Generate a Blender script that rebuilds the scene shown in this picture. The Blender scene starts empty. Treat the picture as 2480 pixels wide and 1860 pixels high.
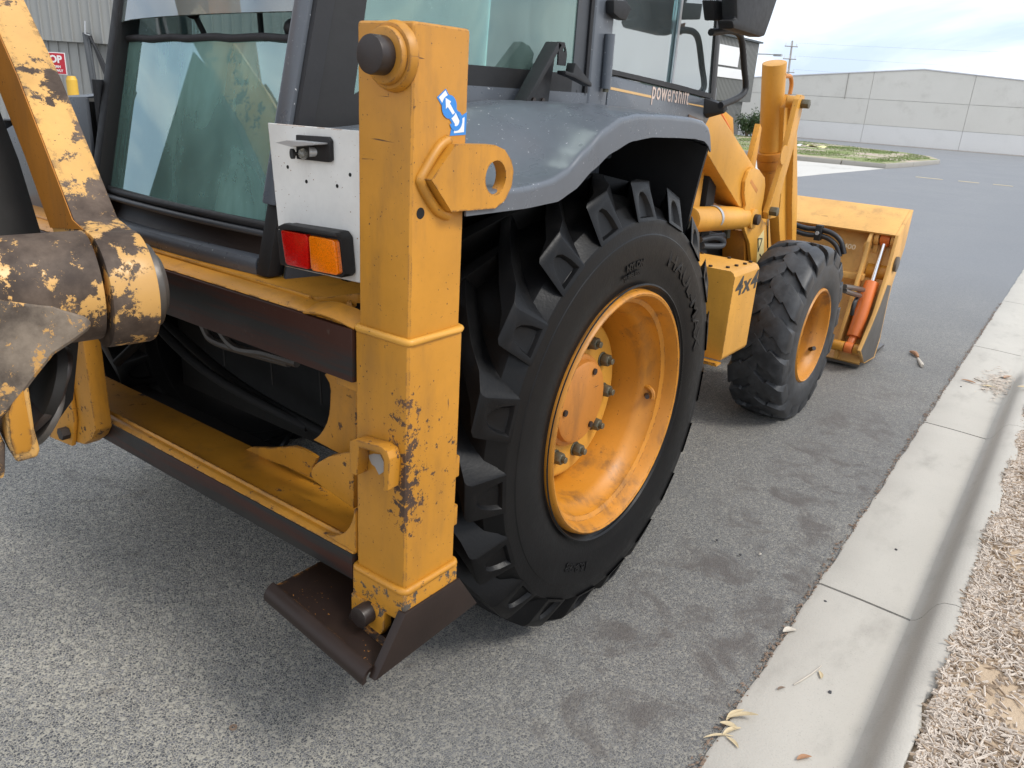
import bpy, bmesh, math, random
from mathutils import Vector, Matrix
random.seed(11)
R = math.radians
S = bpy.context.scene
COL = S.collection

# ------------------------------------------------------------------ camera
cam_d = bpy.data.cameras.new('camera')
cam = bpy.data.objects.new('camera', cam_d); COL.objects.link(cam)
_r = Vector((0.797837, 0.599828, 0.060522)); _u = Vector((-0.255359, 0.245294, 0.935213)); _f = Vector((-0.546121, 0.761602, -0.348876))
cam.matrix_world = Matrix(((_r.x, _u.x, -_f.x, 2.072), (_r.y, _u.y, -_f.y, -2.043), (_r.z, _u.z, -_f.z, 1.598), (0, 0, 0, 1)))
cam_d.sensor_width = 36.0; cam_d.lens = 27.8; cam_d.clip_start = 0.02; cam_d.clip_end = 3000
S.camera = cam

# ------------------------------------------------------------------ world, sun, exposure
SUN_AZ, SUN_EL = R(80), R(51)          # azimuth measured from +Y towards +X
wd = bpy.data.worlds.new('World'); S.world = wd; wd.use_nodes = True
nt = wd.node_tree; nt.nodes.clear()
wo = nt.nodes.new('ShaderNodeOutputWorld'); bg = nt.nodes.new('ShaderNodeBackground')
sky = nt.nodes.new('ShaderNodeTexSky'); sky.sky_type = 'NISHITA'; sky.sun_disc = False
sky.sun_elevation = SUN_EL; sky.sun_rotation = SUN_AZ; sky.air_density = 1.2; sky.dust_density = 1.5
tc = nt.nodes.new('ShaderNodeTexCoord'); mp = nt.nodes.new('ShaderNodeMapping'); mp.inputs['Scale'].default_value = (1, 1, 4.5)
mp.inputs['Rotation'].default_value = (R(6), R(-10), R(20)); mp.inputs['Location'].default_value = (4, 4, 4)
nz = nt.nodes.new('ShaderNodeTexNoise'); nz.inputs['Scale'].default_value = 1.7; nz.inputs['Detail'].default_value = 7; nz.inputs['Roughness'].default_value = .52; nz.inputs['Distortion'].default_value = .5
cr = nt.nodes.new('ShaderNodeValToRGB'); cr.color_ramp.elements[0].position = .38; cr.color_ramp.elements[0].color = (0, 0, 0, 1); cr.color_ramp.elements[1].position = .62; cr.color_ramp.elements[1].color = (1, 1, 1, 1)
mx = nt.nodes.new('ShaderNodeMix'); mx.data_type = 'RGBA'
mx.inputs[7].default_value = (11.5, 11.6, 11.7, 1)
add = nt.nodes.new('ShaderNodeMix'); add.data_type = 'RGBA'; add.blend_type = 'ADD'; add.inputs[0].default_value = 1; add.inputs[7].default_value = (4.3, 5.3, 6.9, 1)
nt.links.new(tc.outputs['Generated'], mp.inputs['Vector']); nt.links.new(mp.outputs[0], nz.inputs['Vector'])
nt.links.new(nz.outputs[0], cr.inputs[0]); nt.links.new(cr.outputs[0], mx.inputs[0]); scl = nt.nodes.new('ShaderNodeMix'); scl.data_type = 'RGBA'; scl.inputs[0].default_value = .22; scl.inputs[6].default_value = (0, 0, 0, 1); nt.links.new(sky.outputs[0], scl.inputs[7]); nt.links.new(scl.outputs[2], add.inputs[6])
nt.links.new(add.outputs[2], mx.inputs[6]); nt.links.new(mx.outputs[2], bg.inputs[0]); bg.inputs[1].default_value = 0.1
nt.links.new(bg.outputs[0], wo.inputs[0])
sd = bpy.data.lights.new('sun', 'SUN'); so = bpy.data.objects.new('sun', sd); COL.objects.link(so)
sd.energy = 1.65; sd.angle = R(17); sd.color = (1, .96, .9)
sv = Vector((math.sin(SUN_AZ) * math.cos(SUN_EL), math.cos(SUN_AZ) * math.cos(SUN_EL), math.sin(SUN_EL)))
so.rotation_euler = sv.to_track_quat('Z', 'Y').to_euler(); so.location = sv * 30
S.view_settings.view_transform = 'Standard'; S.view_settings.look = 'None'; S.view_settings.exposure = 0.55; S.view_settings.gamma = 1
S.render.engine = 'CYCLES'
S.cycles.transparent_max_bounces = 16; S.cycles.max_bounces = 8

# ------------------------------------------------------------------ node helpers and materials
class NT:
    def __init__(s, name):
        s.m = bpy.data.materials.new(name); s.m.use_nodes = True; s.t = s.m.node_tree; s.t.nodes.clear()
        s.out = s.t.nodes.new('ShaderNodeOutputMaterial'); s.co = s.t.nodes.new('ShaderNodeTexCoord').outputs['Object']
    def n(s, typ, **kw):
        nd = s.t.nodes.new('ShaderNode' + typ)
        for k, v in kw.items():
            if k[0] == '_': setattr(nd, k[1:], v)
            else: s.put(nd.inputs[k.replace('__', ' ')], v)
        return nd
    def put(s, sock, v):
        if hasattr(v, 'links') or isinstance(v, bpy.types.NodeSocket): s.t.links.new(v, sock)
        else:
            if isinstance(v, tuple) and len(v) == 3 and sock.type == 'RGBA': v = v + (1,)
            sock.default_value = v
    def noise(s, scale, detail=4, rough=.55, vec=None, dist=0, stretch=None):
        v = vec or s.co
        if stretch:
            v = s.n('Mapping', Vector=v, Scale=stretch).outputs[0]
        return s.n('TexNoise', Vector=v, Scale=scale, Detail=detail, Roughness=rough, Distortion=dist).outputs[0]
    def ramp(s, fac, a, b):
        return s.n('MapRange', _interpolation_type='SMOOTHSTEP', Value=fac, From__Min=a, From__Max=b).outputs[0]
    def mix(s, fac, a, b, mode='MIX'):
        nd = s.t.nodes.new('ShaderNodeMix'); nd.data_type = 'RGBA'; nd.blend_type = mode
        s.put(nd.inputs[0], fac); s.put(nd.inputs[6], a); s.put(nd.inputs[7], b); return nd.outputs[2]
    def math(s, op, a, b=0.0, c=None):
        nd = s.t.nodes.new('ShaderNodeMath'); nd.operation = op; s.put(nd.inputs[0], a); s.put(nd.inputs[1], b)
        if c is not None: s.put(nd.inputs[2], c)
        return nd.outputs[0]
    def bump(s, h, strength=.3, dist=.01, normal=None):
        nd = s.n('Bump', Height=h, Strength=strength, Distance=dist)
        if normal is not None: s.put(nd.inputs['Normal'], normal)
        return nd.outputs[0]
    def bsdf(s, col, rough=.5, metal=0.0, normal=None, **kw):
        b = s.n('BsdfPrincipled'); s.put(b.inputs['Base Color'], col); s.put(b.inputs['Roughness'], rough); s.put(b.inputs['Metallic'], metal)
        if normal is not None: s.put(b.inputs['Normal'], normal)
        for k, v in kw.items(): s.put(b.inputs[k.replace('__', ' ')], v)
        s.t.links.new(b.outputs[0], s.out.inputs[0]); return b

M = {}
def paint(name, col, chip=.72, spread=.05, under=(.045, .028, .02), under2=(.12, .06, .03), rough=.38, cs=26, edge=None, rs=2.2, dirt=.25, streak=True, soft=None, corner=None, fs=.8, var_lo=.80, spec=.48, dent=.25):
    t = NT(name)
    var = t.noise(2.3, 4); fine = t.noise(60, 3)
    c = t.mix(t.ramp(var, .3, .75), tuple(x * var_lo for x in col), tuple(min(1, x * 1.1 + .004) for x in col))
    c = t.mix(t.math('MULTIPLY', t.ramp(fine, .35, .8), .12), c, tuple(x * .6 for x in col))
    # grime, worked in streaks running down
    if dirt:
        g = t.ramp(t.noise(9, 6, .65, stretch=(1, 1, .25)), .48, .74)
        c = t.mix(t.math('MULTIPLY', g, dirt), c, (.09, .055, .03))
    reg = t.noise(rs, 3)
    a = t.noise(cs * fs, 14, .74, dist=.1)
    v = t.math('MULTIPLY_ADD', t.math('SUBTRACT', reg, .5), .42, a)
    if corner:      # scuffing along the outer rear edge, where things knock against it
        sx = t.n('SeparateXYZ', Vector=t.co).outputs
        dd = t.math('ADD', t.math('ABSOLUTE', t.math('SUBTRACT', sx[0], corner[0])), t.math('ABSOLUTE', t.math('SUBTRACT', sx[1], corner[1])))
        zz = t.math('MULTIPLY', t.ramp(sx[2], corner[2], corner[2] + .12), t.ramp(sx[2], corner[3], corner[3] - .12))
        near = t.math('MULTIPLY', t.math('SUBTRACT', 1.0, t.ramp(dd, .0, corner[4])), zz)
        v = t.math('MULTIPLY_ADD', near, .155, v)
    chipm = t.ramp(v, chip, chip + (soft or .018))
    specks = t.ramp(t.noise(150, 2, .5), .715, .74)
    m = t.math('MAXIMUM', chipm, specks)
    if streak:
        sc = t.noise(1.0, 3, .5, stretch=(90, 90, 9), dist=.2)
        scm = t.math('MULTIPLY', t.ramp(sc, .735, .75), t.ramp(t.noise(3.1, 2), .5, .6))
        m = t.math('MAXIMUM', m, scm)
        sc2 = t.noise(1.0, 2, .5, stretch=(7, 7, 130), dist=.35)
        m = t.math('MAXIMUM', m, t.math('MULTIPLY', t.ramp(sc2, .74, .755), t.ramp(t.noise(4.3, 2), .52, .6)))
    if edge:
        bv = t.n('Bevel', Radius=edge, _samples=3).outputs[0]
        geo = t.n('NewGeometry').outputs['Normal']
        dot = t.n('VectorMath', _operation='DOT_PRODUCT'); t.put(dot.inputs[0], bv); t.put(dot.inputs[1], geo)
        e = t.ramp(t.math('SUBTRACT', 1.0, dot.outputs['Value']), .02, .09)
        e = t.math('MULTIPLY', e, t.ramp(t.noise(34, 6, .7), .47, .56))
        m = t.math('MAXIMUM', m, e)
    u = t.mix(t.ramp(t.noise(7.5, 8, .68), .32, .70), under, under2)
    col2 = t.mix(m, c, u)
    rg = t.math('MULTIPLY_ADD', m, .35, rough)
    rg = t.math('MULTIPLY_ADD', t.noise(14, 4), .14, rg)
    h = t.math('MULTIPLY_ADD', m, -1.0, t.math('MULTIPLY', t.noise(45, 2), .25))
    t.bsdf(col2, rg, 0.0, t.bump(h, dent, .002), Specular__IOR__Level=spec)
    M[name] = t.m; return t.m

YEL = (.54, .235, .019)
paint('yellow', YEL, chip=.69, edge=.006, dirt=.38)
paint('yellow_scuffed', YEL, chip=.625, cs=34, edge=.008, dirt=.4, rs=5)
paint('yellow_sleeve', YEL, chip=.685, cs=44, edge=.008, dirt=.3, rs=3.4, corner=(1.018, -.938, .58, 1.08, .10), fs=1.1)
paint('yellow_collar', YEL, chip=.55, cs=40, edge=.012, dirt=.35, rs=6, under=(.05, .04, .03), under2=(.10, .085, .07))
paint('yellow_clean', (.65, .315, .042), chip=.8, dirt=.12, edge=.005, streak=False)
paint('yellow_rim', (.53, .21, .014), chip=.69, dirt=.75, rs=5, cs=16, under=(.03, .015, .01), under2=(.07, .03, .015), edge=.005)
paint('yellow_bucket', (.68, .37, .10), chip=.76, dirt=.35, cs=15)
paint('salmon', (.56, .215, .035), chip=.72, dirt=.4, rs=6)
paint('orange', (.68, .165, .03), chip=.78, dirt=.25)
paint('boom_worn', (.68, .38, .11), chip=.535, spread=.05, under=(.042, .026, .018), under2=(.15, .108, .08), rough=.36, cs=17, rs=4, dirt=.1, edge=.03, soft=.03, fs=.6)
paint('cast_worn', (.60, .33, .10), chip=.475, fs=.9, under=(.06, .045, .035), under2=(.26, .21, .16), rough=.5, cs=19, rs=4.5, dirt=.3, soft=.03)
paint('tube_worn', (.66, .37, .11), chip=.445, fs=.7, under=(.038, .023, .015), under2=(.14, .10, .072), rough=.27, cs=19, rs=4.5, dirt=.05, soft=.03)
paint('boom_inner', (.44, .165, .012), chip=.69, cs=14, dirt=.4)
paint('pad_paint', (.020, .011, .008), spec=.3, chip=.655, under=(.42, .18, .03), under2=(.30, .12, .02), cs=20, rough=.34, dirt=.1, streak=False, edge=.016)
paint('white_panel', (.84, .83, .79), chip=.76, under=(.22, .09, .03), under2=(.35, .18, .07), dirt=.16, cs=20, streak=False, edge=.004)
paint('grey_paint', (.098, .110, .128), chip=.84, dirt=.05, rough=.22, under=(.35, .36, .38), under2=(.7, .7, .7), streak=False, var_lo=.94, dent=.05)
paint('grey_dark', (.055, .06, .068), chip=.82, dirt=.15, rough=.36, streak=False)

def plain(name, col, rough=.5, metal=0., var=.25, scale=14, bump=.15, bs=80, bd=.002, **kw):
    t = NT(name)
    c = t.mix(t.noise(scale, 6, .6), tuple(x * (1 - var) for x in col), tuple(min(1, x * (1 + var)) for x in col))
    r = t.math('MULTIPLY_ADD', t.noise(scale * 2, 4), .25, rough - .12)
    t.bsdf(c, r, metal, t.bump(t.noise(bs, 4), bump, bd) if bump else None, **kw); M[name] = t.m; return t.m
plain('steel_dark', (.021, .0125, .0095), .45, 0, .5, 6, Specular__IOR__Level=.3)
def rail():
    t = NT('rail_steel')
    k = t.ramp(t.noise(3.0, 6, .65, stretch=(.3, 1, 5)), .44, .56)
    c = t.mix(k, (.040, .014, .009), (.019, .0185, .0175)); c = t.mix(t.ramp(t.noise(40, 5, .7), .6, .8), c, (.07, .05, .04))
    t.bsdf(c, t.math('MULTIPLY_ADD', t.noise(9, 5), .35, .26), 0, t.bump(t.noise(70, 4), .15, .002), Specular__IOR__Level=.32); M['rail_steel'] = t.m
rail()
plain('steel_bare', (.11, .10, .09), .4, .5, .5, 9)
plain('pin_steel', (.026, .018, .015), .42, .1, .4, 30)
plain('bolt', (.12, .11, .075), .45, .4, .5, 60)
plain('chrome', (.75, .75, .77), .12, 1., .05, 20, 0)
plain('black_rubber', (.016, .016, .018), .55, 0, .4, 20)
plain('black_plastic', (.009, .009, .010), .58, 0, .3, 20)
plain('hose', (.018, .018, .02), .4, 0, .3, 40)
plain('hose_grey', (.07, .075, .08), .45, 0, .3, 40)
plain('chassis', (.004, .004, .004), .8, 0, .5, 8)  # near black: the shade of the rear cavity is put into this colour
plain('under_dark', (.010, .009, .008), .75, 0, .5, 8)  # near black, with the shade under the machine in the colour
plain('tape', (.03, .03, .033), .75, 0, .3, 60, .5, 300)
plain('rust_grille', (.16, .11, .08), .7, .1, .5, 60, .8, 90)
plain('seat', (.035, .036, .04), .75, 0, .2, 20)
plain('cream_plastic', (.34, .33, .28), .55, 0, .1, 10)
plain('decal_white', (.75, .76, .76), .4, 0, .08, 30, 0)
plain('decal_blue', (.03, .22, .62), .4, 0, .08, 30, 0)
plain('decal_gold', (.62, .39, .16), .4, 0, .1, 30, 0)
plain('decal_pink', (.60, .47, .40), .4, 0, .1, 30, 0)
plain('decal_black', (.03, .03, .03), .5, 0, .3, 60, 0)
plain('decal_cream', (.68, .55, .25), .45, 0, .1, 30, 0)
plain('chalk', (.75, .6, .4), .8, 0, .2, 60, 0)
plain('sign_red', (.45, .015, .03), .5, 0, .1, 10, 0)
plain('sign_white', (.75, .72, .70), .5, 0, .05, 10, 0)
plain('bollard_yellow', (.70, .42, .05), .5, 0, .1, 10)
plain('galvanised', (.45, .46, .47), .45, .5, .15, 20)
plain('pole_grey', (.30, .28, .26), .8, 0, .2, 4)
plain('wire', (.12, .12, .13), .6, 0, .1, 4, 0)
plain('leaf_dry', (.52, .42, .26), .75, 0, .3, 50)
plain('leaf_brown', (.36, .19, .10), .75, 0, .3, 50)
plain('bark', (.20, .14, .10), .9, 0, .4, 60)
plain('twig_pale', (.50, .45, .38), .85, 0, .3, 60)
plain('pebble', (.05, .05, .055), .8, 0, .3, 60)
plain('paper_pale', (.75, .72, .35), .8, 0, .1, 20)
plain('green_skip', (.05, .13, .11), .6, 0, .3, 3)
plain('far_white', (.70, .70, .72), .6, 0, .1, 2)
plain('far_roof', (.42, .39, .35), .8, 0, .15, 2)
plain('far_orange', (.45, .2, .12), .7, 0, .3, 2)
plain('far_dark', (.05, .06, .065), .6, 0, .3, 2)
plain('leaf_green', (.045, .085, .025), .6, 0, .5, 9)
plain('grass_green', (.14, .20, .055), .8, 0, .4, 3)
plain('mulch_chip', (.56, .485, .41), .85, 0, .35, 37)
plain('mulch_chip_dark', (.36, .27, .19), .85, 0, .4, 37)

def lens(name, col):
    t = NT(name)
    v = t.n('TexVoronoi', Vector=t.co, Scale=330.0).outputs['Distance']
    t.bsdf(t.mix(t.ramp(v, .3, .8), col, tuple(x * .7 for x in col)), .10, 0, t.bump(v, .2, .002), Coat__Weight=.6, Subsurface__Weight=.25, Subsurface__Radius=col, Subsurface__Scale=.02)
    M[name] = t.m
lens('lens_red', (.55, .006, .004)); lens('lens_amber', (.90, .20, .002))
t = NT('bulb_glass'); b = t.bsdf((.9, .88, .8), .05); t.put(b.inputs['Transmission Weight'], .85); M['bulb_glass'] = t.m

def rubber():
    t = NT('rubber')
    n1 = t.noise(3.5, 5); n2 = t.noise(26, 6, .65)
    c = t.mix(t.ramp(n1, .4, .75), (.0035, .0035, .0038), (.0065, .0065, .007))
    c = t.mix(t.math('MULTIPLY', t.ramp(n2, .52, .8), .35), c, (.016, .012, .010))
    r = t.math('MULTIPLY_ADD', n2, .35, .22)
    t.bsdf(c, r, 0, t.bump(t.math('ADD', t.noise(120, 3), t.math('MULTIPLY', n2, .6)), .22, .002), Specular__IOR__Level=.2); M['rubber'] = t.m; 
    t = NT('rubber_front')
    n2 = t.noise(22, 7, .65)
    c = t.mix(t.ramp(n2, .35, .75), (.016, .0165, .018), (.042, .044, .048))
    t.bsdf(c, t.math('MULTIPLY_ADD', n2, .3, .33), 0, t.bump(n2, .3, .004)); M['rubber_front'] = t.m
rubber()

def glass(name, tint, dust_haze, refl=1.45, dcol=(.55, .68, .66), mirror=0.0, gcol=(1, 1, 1)):
    t = NT(name)
    tr = t.n('BsdfTransparent', Color=tint).outputs[0]
    gl = t.n('BsdfGlossy', Color=gcol, Roughness=.03).outputs[0]
    df = t.n('BsdfDiffuse', Color=dcol).outputs[0]
    fr = t.math('ADD', t.n('Fresnel', IOR=refl).outputs[0], mirror)
    d = t.math('MULTIPLY', t.math('MULTIPLY_ADD', t.ramp(t.noise(5, 5, .6, stretch=(1, 1, .35), dist=.6), .3, .75), .5, .5), dust_haze)  # dust plus a pale film painted in for sky reflection and haze
    drops = t.ramp(t.n('TexVoronoi', Vector=t.co, Scale=75.0).outputs['Distance'], .13, .06)
    drops = t.math('MULTIPLY', drops, t.ramp(t.noise(7, 3), .52, .66))
    d = t.math('ADD', t.math('MULTIPLY', drops, .35), d)
    m1 = t.n('MixShader'); t.put(m1.inputs[0], d); t.put(m1.inputs[1], tr); t.put(m1.inputs[2], df)
    m2 = t.n('MixShader'); t.put(m2.inputs[0], fr); t.put(m2.inputs[1], m1.outputs[0]); t.put(m2.inputs[2], gl)
    t.t.links.new(m2.outputs[0], t.out.inputs[0]); M[name] = t.m
glass('glass_rear', (.64, .92, .87), .62, 1.6, (.38, .68, .62), .14, (.84, 1.0, .99))
glass('glass_clear', (.86, .96, .94), .34, 1.5, (.66, .80, .79), .10)
glass('glass_side', (.74, .90, .85), .36, 1.55, (.30, .46, .42), .06, (.8, .97, .95))
glass('glass_door', (.86, .96, .96), .14, 1.7, (.55, .66, .68), .16, (.92, .98, 1.0))

def asphalt():
    t = NT('asphalt')
    def layer(sc):
        vo = t.n('TexVoronoi', Vector=t.co, Scale=sc, _feature='F1'); return vo.outputs['Distance'], vo.outputs['Color']
    warp = t.n('TexNoise', Vector=t.co, Scale=90.0, Detail=2.0).outputs['Color']
    v2 = t.n('VectorMath', _operation='MULTIPLY_ADD'); t.put(v2.inputs[0], warp); v2.inputs[1].default_value = (.011, .011, .011); t.put(v2.inputs[2], t.co)
    vo = t.n('TexVoronoi', Vector=v2.outputs[0], Scale=140.0, _feature='F1')
    ed = t.n('TexVoronoi', Vector=v2.outputs[0], Scale=140.0, _feature='DISTANCE_TO_EDGE').outputs['Distance']
    sep = t.n('SeparateColor', Color=vo.outputs['Color']).outputs
    stone = t.mix(t.ramp(sep[0], .1, .9), (.058, .061, .072), (.175, .177, .184))
    stone = t.mix(t.ramp(sep[1], .8, .95), stone, (.40, .38, .33))
    matrix = t.mix(t.noise(30, 4), (.27, .256, .22), (.52, .49, .415))
    c = t.mix(t.ramp(ed, .03, .15), matrix, stone)
    # older worn lane reads smoother and bluer away from the kerb-side patch
    big = t.noise(.7, 4, .6, dist=.6)
    c = t.mix(1.0, c, t.mix(t.ramp(big, .3, .72), (.80, .80, .80), (1.12, 1.10, 1.06)), 'MULTIPLY')
    st = t.ramp(t.noise(3.3, 5, .6, dist=.8), .62, .74)
    st = t.math('MULTIPLY', st, .5)
    c = t.mix(st, c, (.062, .048, .040))
    sx = t.n('SeparateXYZ', Vector=t.co).outputs
    lane = t.math('MULTIPLY', t.math('MULTIPLY', t.ramp(sx[0], .95, 1.2), t.ramp(sx[0], 1.62, 1.5)), t.math('MULTIPLY', t.ramp(sx[1], -1.0, -.4), t.ramp(sx[1], 5.0, 1.2)))
    blot = t.ramp(t.noise(5.5, 7, .62, dist=.9), .46, .66)
    c = t.mix(t.math('MULTIPLY', t.math('MULTIPLY', blot, lane), .8), c, (.072, .050, .039))
    darken = t.math('MULTIPLY', t.ramp(sx[0], -.2, 1.1), t.ramp(sx[1], -1.6, -.6))
    c = t.mix(t.math('MULTIPLY', darken, .5), c, (.125, .121, .115))  # asphalt turns darker towards +X and +Y
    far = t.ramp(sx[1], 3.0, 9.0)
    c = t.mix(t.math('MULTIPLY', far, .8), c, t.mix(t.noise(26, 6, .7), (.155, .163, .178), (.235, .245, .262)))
    h = t.math('MULTIPLY', t.ramp(ed, .0, .22), t.math('MULTIPLY_ADD', sep[2], .6, .5))
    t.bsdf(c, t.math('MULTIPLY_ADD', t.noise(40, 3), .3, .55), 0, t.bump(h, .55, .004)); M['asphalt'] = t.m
asphalt()

def concrete(name, a, b, pit=.4, sc=1.0, stain=(.25, .23, .2), sa=.5):
    t = NT(name)
    c = t.mix(t.noise(2.2 * sc, 6, .6), a, b)
    c = t.mix(t.math('MULTIPLY', t.ramp(t.noise(7 * sc, 6, .65, stretch=(1, .45, 1)), .5, .8), sa), c, stain)
    sp = t.ramp(t.noise(230, 2), .62, .72)
    c = t.mix(t.math('MULTIPLY', sp, .35), c, tuple(x * .45 for x in a))
    t.bsdf(c, .85, 0, t.bump(t.math('ADD', t.noise(160, 4), t.math('MULTIPLY', t.noise(12, 4), .7)), pit, .003)); M[name] = t.m
concrete('concrete', (.40, .375, .33), (.50, .47, .415))
concrete('concrete_wall', (.66, .63, .565), (.76, .73, .67), .1, .2, (.52, .49, .43), .5)
concrete('concrete_drive', (.50, .485, .45), (.56, .54, .50), .1, .2)
concrete('concrete_pale', (.74, .725, .70), (.79, .775, .75), .1, .2, (.6, .59, .56), .3)
concrete('kerb_far', (.30, .28, .25), (.38, .36, .32), .2, .5)
def soil():
    t = NT('mulch_soil')
    c = t.mix(t.noise(8, 6, .6), (.40, .29, .19), (.52, .41, .29))
    t.bsdf(c, .95, 0, t.bump(t.noise(70, 5), .6, .01)); M['mulch_soil'] = t.m
    t = NT('island_soil')
    bare = t.ramp(t.noise(.55, 4, .6, dist=.4), .42, .58)
    g = t.mix(t.noise(9, 6, .7), (.13, .18, .05), (.26, .29, .11))
    d = t.mix(t.noise(12, 6, .7), (.36, .29, .23), (.50, .42, .34))
    t.bsdf(t.mix(bare, g, d), .95, 0, t.bump(t.noise(25, 5), .6, .03)); M['island_soil'] = t.m
    t = NT('gravel')
    c = t.mix(t.noise(16, 6, .8), (.15, .14, .13), (.34, .31, .28)); t.bsdf(c, .95, 0, t.bump(t.noise(30, 5), .6, .03)); M['gravel'] = t.m
soil()
plain('cladding', (.30, .30, .285), .5, .1, .06, 1.2, 0)
plain('cladding_dark', (.20, .20, .19), .5, .1, .06, 1.2, 0)
plain('panel_white', (.74, .74, .74), .4, 0, .04, 1, 0)
plain('road_paint', (.62, .50, .30), .7, 0, .3, 9, 0)

# ------------------------------------------------------------------ mesh helpers
def bm_new(): return bmesh.new()
def make(name, bm, mat, parent=None, bevel=None, smooth=35, seg=2, kind=None, label=None, matrix=None):
    bmesh.ops.remove_doubles(bm, verts=bm.verts, dist=1e-6)
    bmesh.ops.recalc_face_normals(bm, faces=bm.faces)
    if bevel:
        es = [e for e in bm.edges if len(e.link_faces) == 2 and e.calc_face_angle(0) > R(28)]
        bmesh.ops.bevel(bm, geom=es, offset=bevel, segments=seg, profile=.6, affect='EDGES', clamp_overlap=True)
    if matrix is not None: bm.transform(matrix)
    me = bpy.data.meshes.new(name); bm.to_mesh(me); bm.free()
    if smooth:
        me.shade_smooth(); me.set_sharp_from_angle(angle=R(smooth))
    me.materials.append(M[mat])
    o = bpy.data.objects.new(name, me); COL.objects.link(o)
    if parent is not None:
        o.parent = parent; o.matrix_parent_inverse = Matrix.Translation(-world_loc(parent))
    if kind: o['kind'] = kind
    if label: o['label'] = label
    return o
BASE = {}
def world_loc(o): return Vector(BASE.get(o.name, (0, 0, 0)))
def empty(name, loc=(0, 0, 0), parent=None, label=None, cat=None, group=None, kind=None):
    e = bpy.data.objects.new(name, None); COL.objects.link(e); e.empty_display_size = .1
    if parent is None:
        e.location = loc; BASE[e.name] = tuple(map(float, loc))
    else:
        e.parent = parent; e.matrix_parent_inverse = Matrix.Translation(-world_loc(parent))
    if label: e['label'] = label
    if cat: e['category'] = cat
    if group: e['group'] = group
    if kind: e['kind'] = kind
    return e
def tag(o, label, cat, group=None):
    o['label'] = label; o['category'] = cat
    if group: o['group'] = group
    return o
def struct(o): o['kind'] = 'structure'; return o

AX = {'x': lambda a, p: (a, p[0], p[1]), 'y': lambda a, p: (p[0], a, p[1]), 'z': lambda a, p: (p[0], p[1], a)}
def prism(bm, pts, axis, a, b, hole=None):
    f = AX[axis]
    A = [bm.verts.new(f(a, p)) for p in pts]; B = [bm.verts.new(f(b, p)) for p in pts]; n = len(pts)
    for i in range(n): bm.faces.new((A[i], A[(i + 1) % n], B[(i + 1) % n], B[i]))
    if not hole:
        bm.faces.new(A); bm.faces.new(B[::-1])
    else:
        HA = [bm.verts.new(f(a, p)) for p in hole]; HB = [bm.verts.new(f(b, p)) for p in hole]; m = len(hole)
        for i in range(m): bm.faces.new((HA[i], HA[(i + 1) % m], HB[(i + 1) % m], HB[i]))
        for V, H in ((A, HA), (B, HB)):
            es = [bm.edges.get((V[i], V[(i + 1) % n])) for i in range(n)] + [bm.edges.get((H[i], H[(i + 1) % m])) for i in range(m)]
            bmesh.ops.triangle_fill(bm, use_beauty=True, use_dissolve=False, edges=es)
    return bm
def box(bm, x0, x1, y0, y1, z0, z1):
    return prism(bm, [(x0, y0), (x1, y0), (x1, y1), (x0, y1)], 'z', z0, z1)
def circle(c, r, n=24, a0=0): return [(c[0] + r * math.cos(a0 + 2 * math.pi * i / n), c[1] + r * math.sin(a0 + 2 * math.pi * i / n)) for i in range(n)]
def arc(c, r, a, b, n=10): return [(c[0] + r * math.cos(R(a + (b - a) * i / n)), c[1] + r * math.sin(R(a + (b - a) * i / n))) for i in range(n + 1)]
def cyl(bm, p0, p1, r0, r1=None, seg=24, caps=True):
    p0, p1 = Vector(p0), Vector(p1); d = (p1 - p0).normalized(); r1 = r0 if r1 is None else r1
    q = d.to_track_quat('Z', 'Y'); u, v = q @ Vector((1, 0, 0)), q @ Vector((0, 1, 0))
    A, B = [], []
    for i in range(seg):
        t = 2 * math.pi * i / seg; w = u * math.cos(t) + v * math.sin(t)
        A.append(bm.verts.new(p0 + w * r0)); B.append(bm.verts.new(p1 + w * r1))
    for i in range(seg): bm.faces.new((A[i], A[(i + 1) % seg], B[(i + 1) % seg], B[i]))
    if caps: bm.faces.new(A[::-1]); bm.faces.new(B)
    return bm
def smooth_path(pts, n=6):
    P = [Vector(p) for p in pts]; out = []
    for i in range(len(P) - 1):
        a, b, c, d = P[max(i - 1, 0)], P[i], P[i + 1], P[min(i + 2, len(P) - 1)]
        for k in range(n):
            t = k / n; out.append(.5 * ((2 * b) + (c - a) * t + (2 * a - 5 * b + 4 * c - d) * t * t + (3 * b - a - 3 * c + d) * t ** 3))
    out.append(P[-1]); return out
def tube(bm, pts, r, seg=10, sm=0, caps=True, closed=False):
    P = smooth_path(pts, sm) if sm else [Vector(p) for p in pts]
    rings = []; up = None; n = len(P)
    def rad(i):
        if not isinstance(r, (list, tuple)): return r
        q = i / (n - 1) * (len(r) - 1); k = min(len(r) - 2, int(q)); return r[k] + (r[k + 1] - r[k]) * (q - k)
    for i, p in enumerate(P):
        d = ((P[(i + 1) % n] if closed else P[min(i + 1, n - 1)]) - (P[i - 1] if closed else P[max(i - 1, 0)])).normalized()
        if up is None: up = d.orthogonal().normalized()
        up = (up - d * up.dot(d)); up = up.normalized() if up.length > 1e-6 else d.orthogonal().normalized()
        w = d.cross(up); rr = rad(i)
        rings.append([bm.verts.new(p + (up * math.cos(2 * math.pi * k / seg) + w * math.sin(2 * math.pi * k / seg)) * rr) for k in range(seg)])
    for i in range(n if closed else n - 1):
        a, b = rings[i], rings[(i + 1) % n]
        for k in range(seg): bm.faces.new((a[k], a[(k + 1) % seg], b[(k + 1) % seg], b[k]))
    if caps and not closed: bm.faces.new(rings[0][::-1]); bm.faces.new(rings[-1])
    return bm
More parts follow.
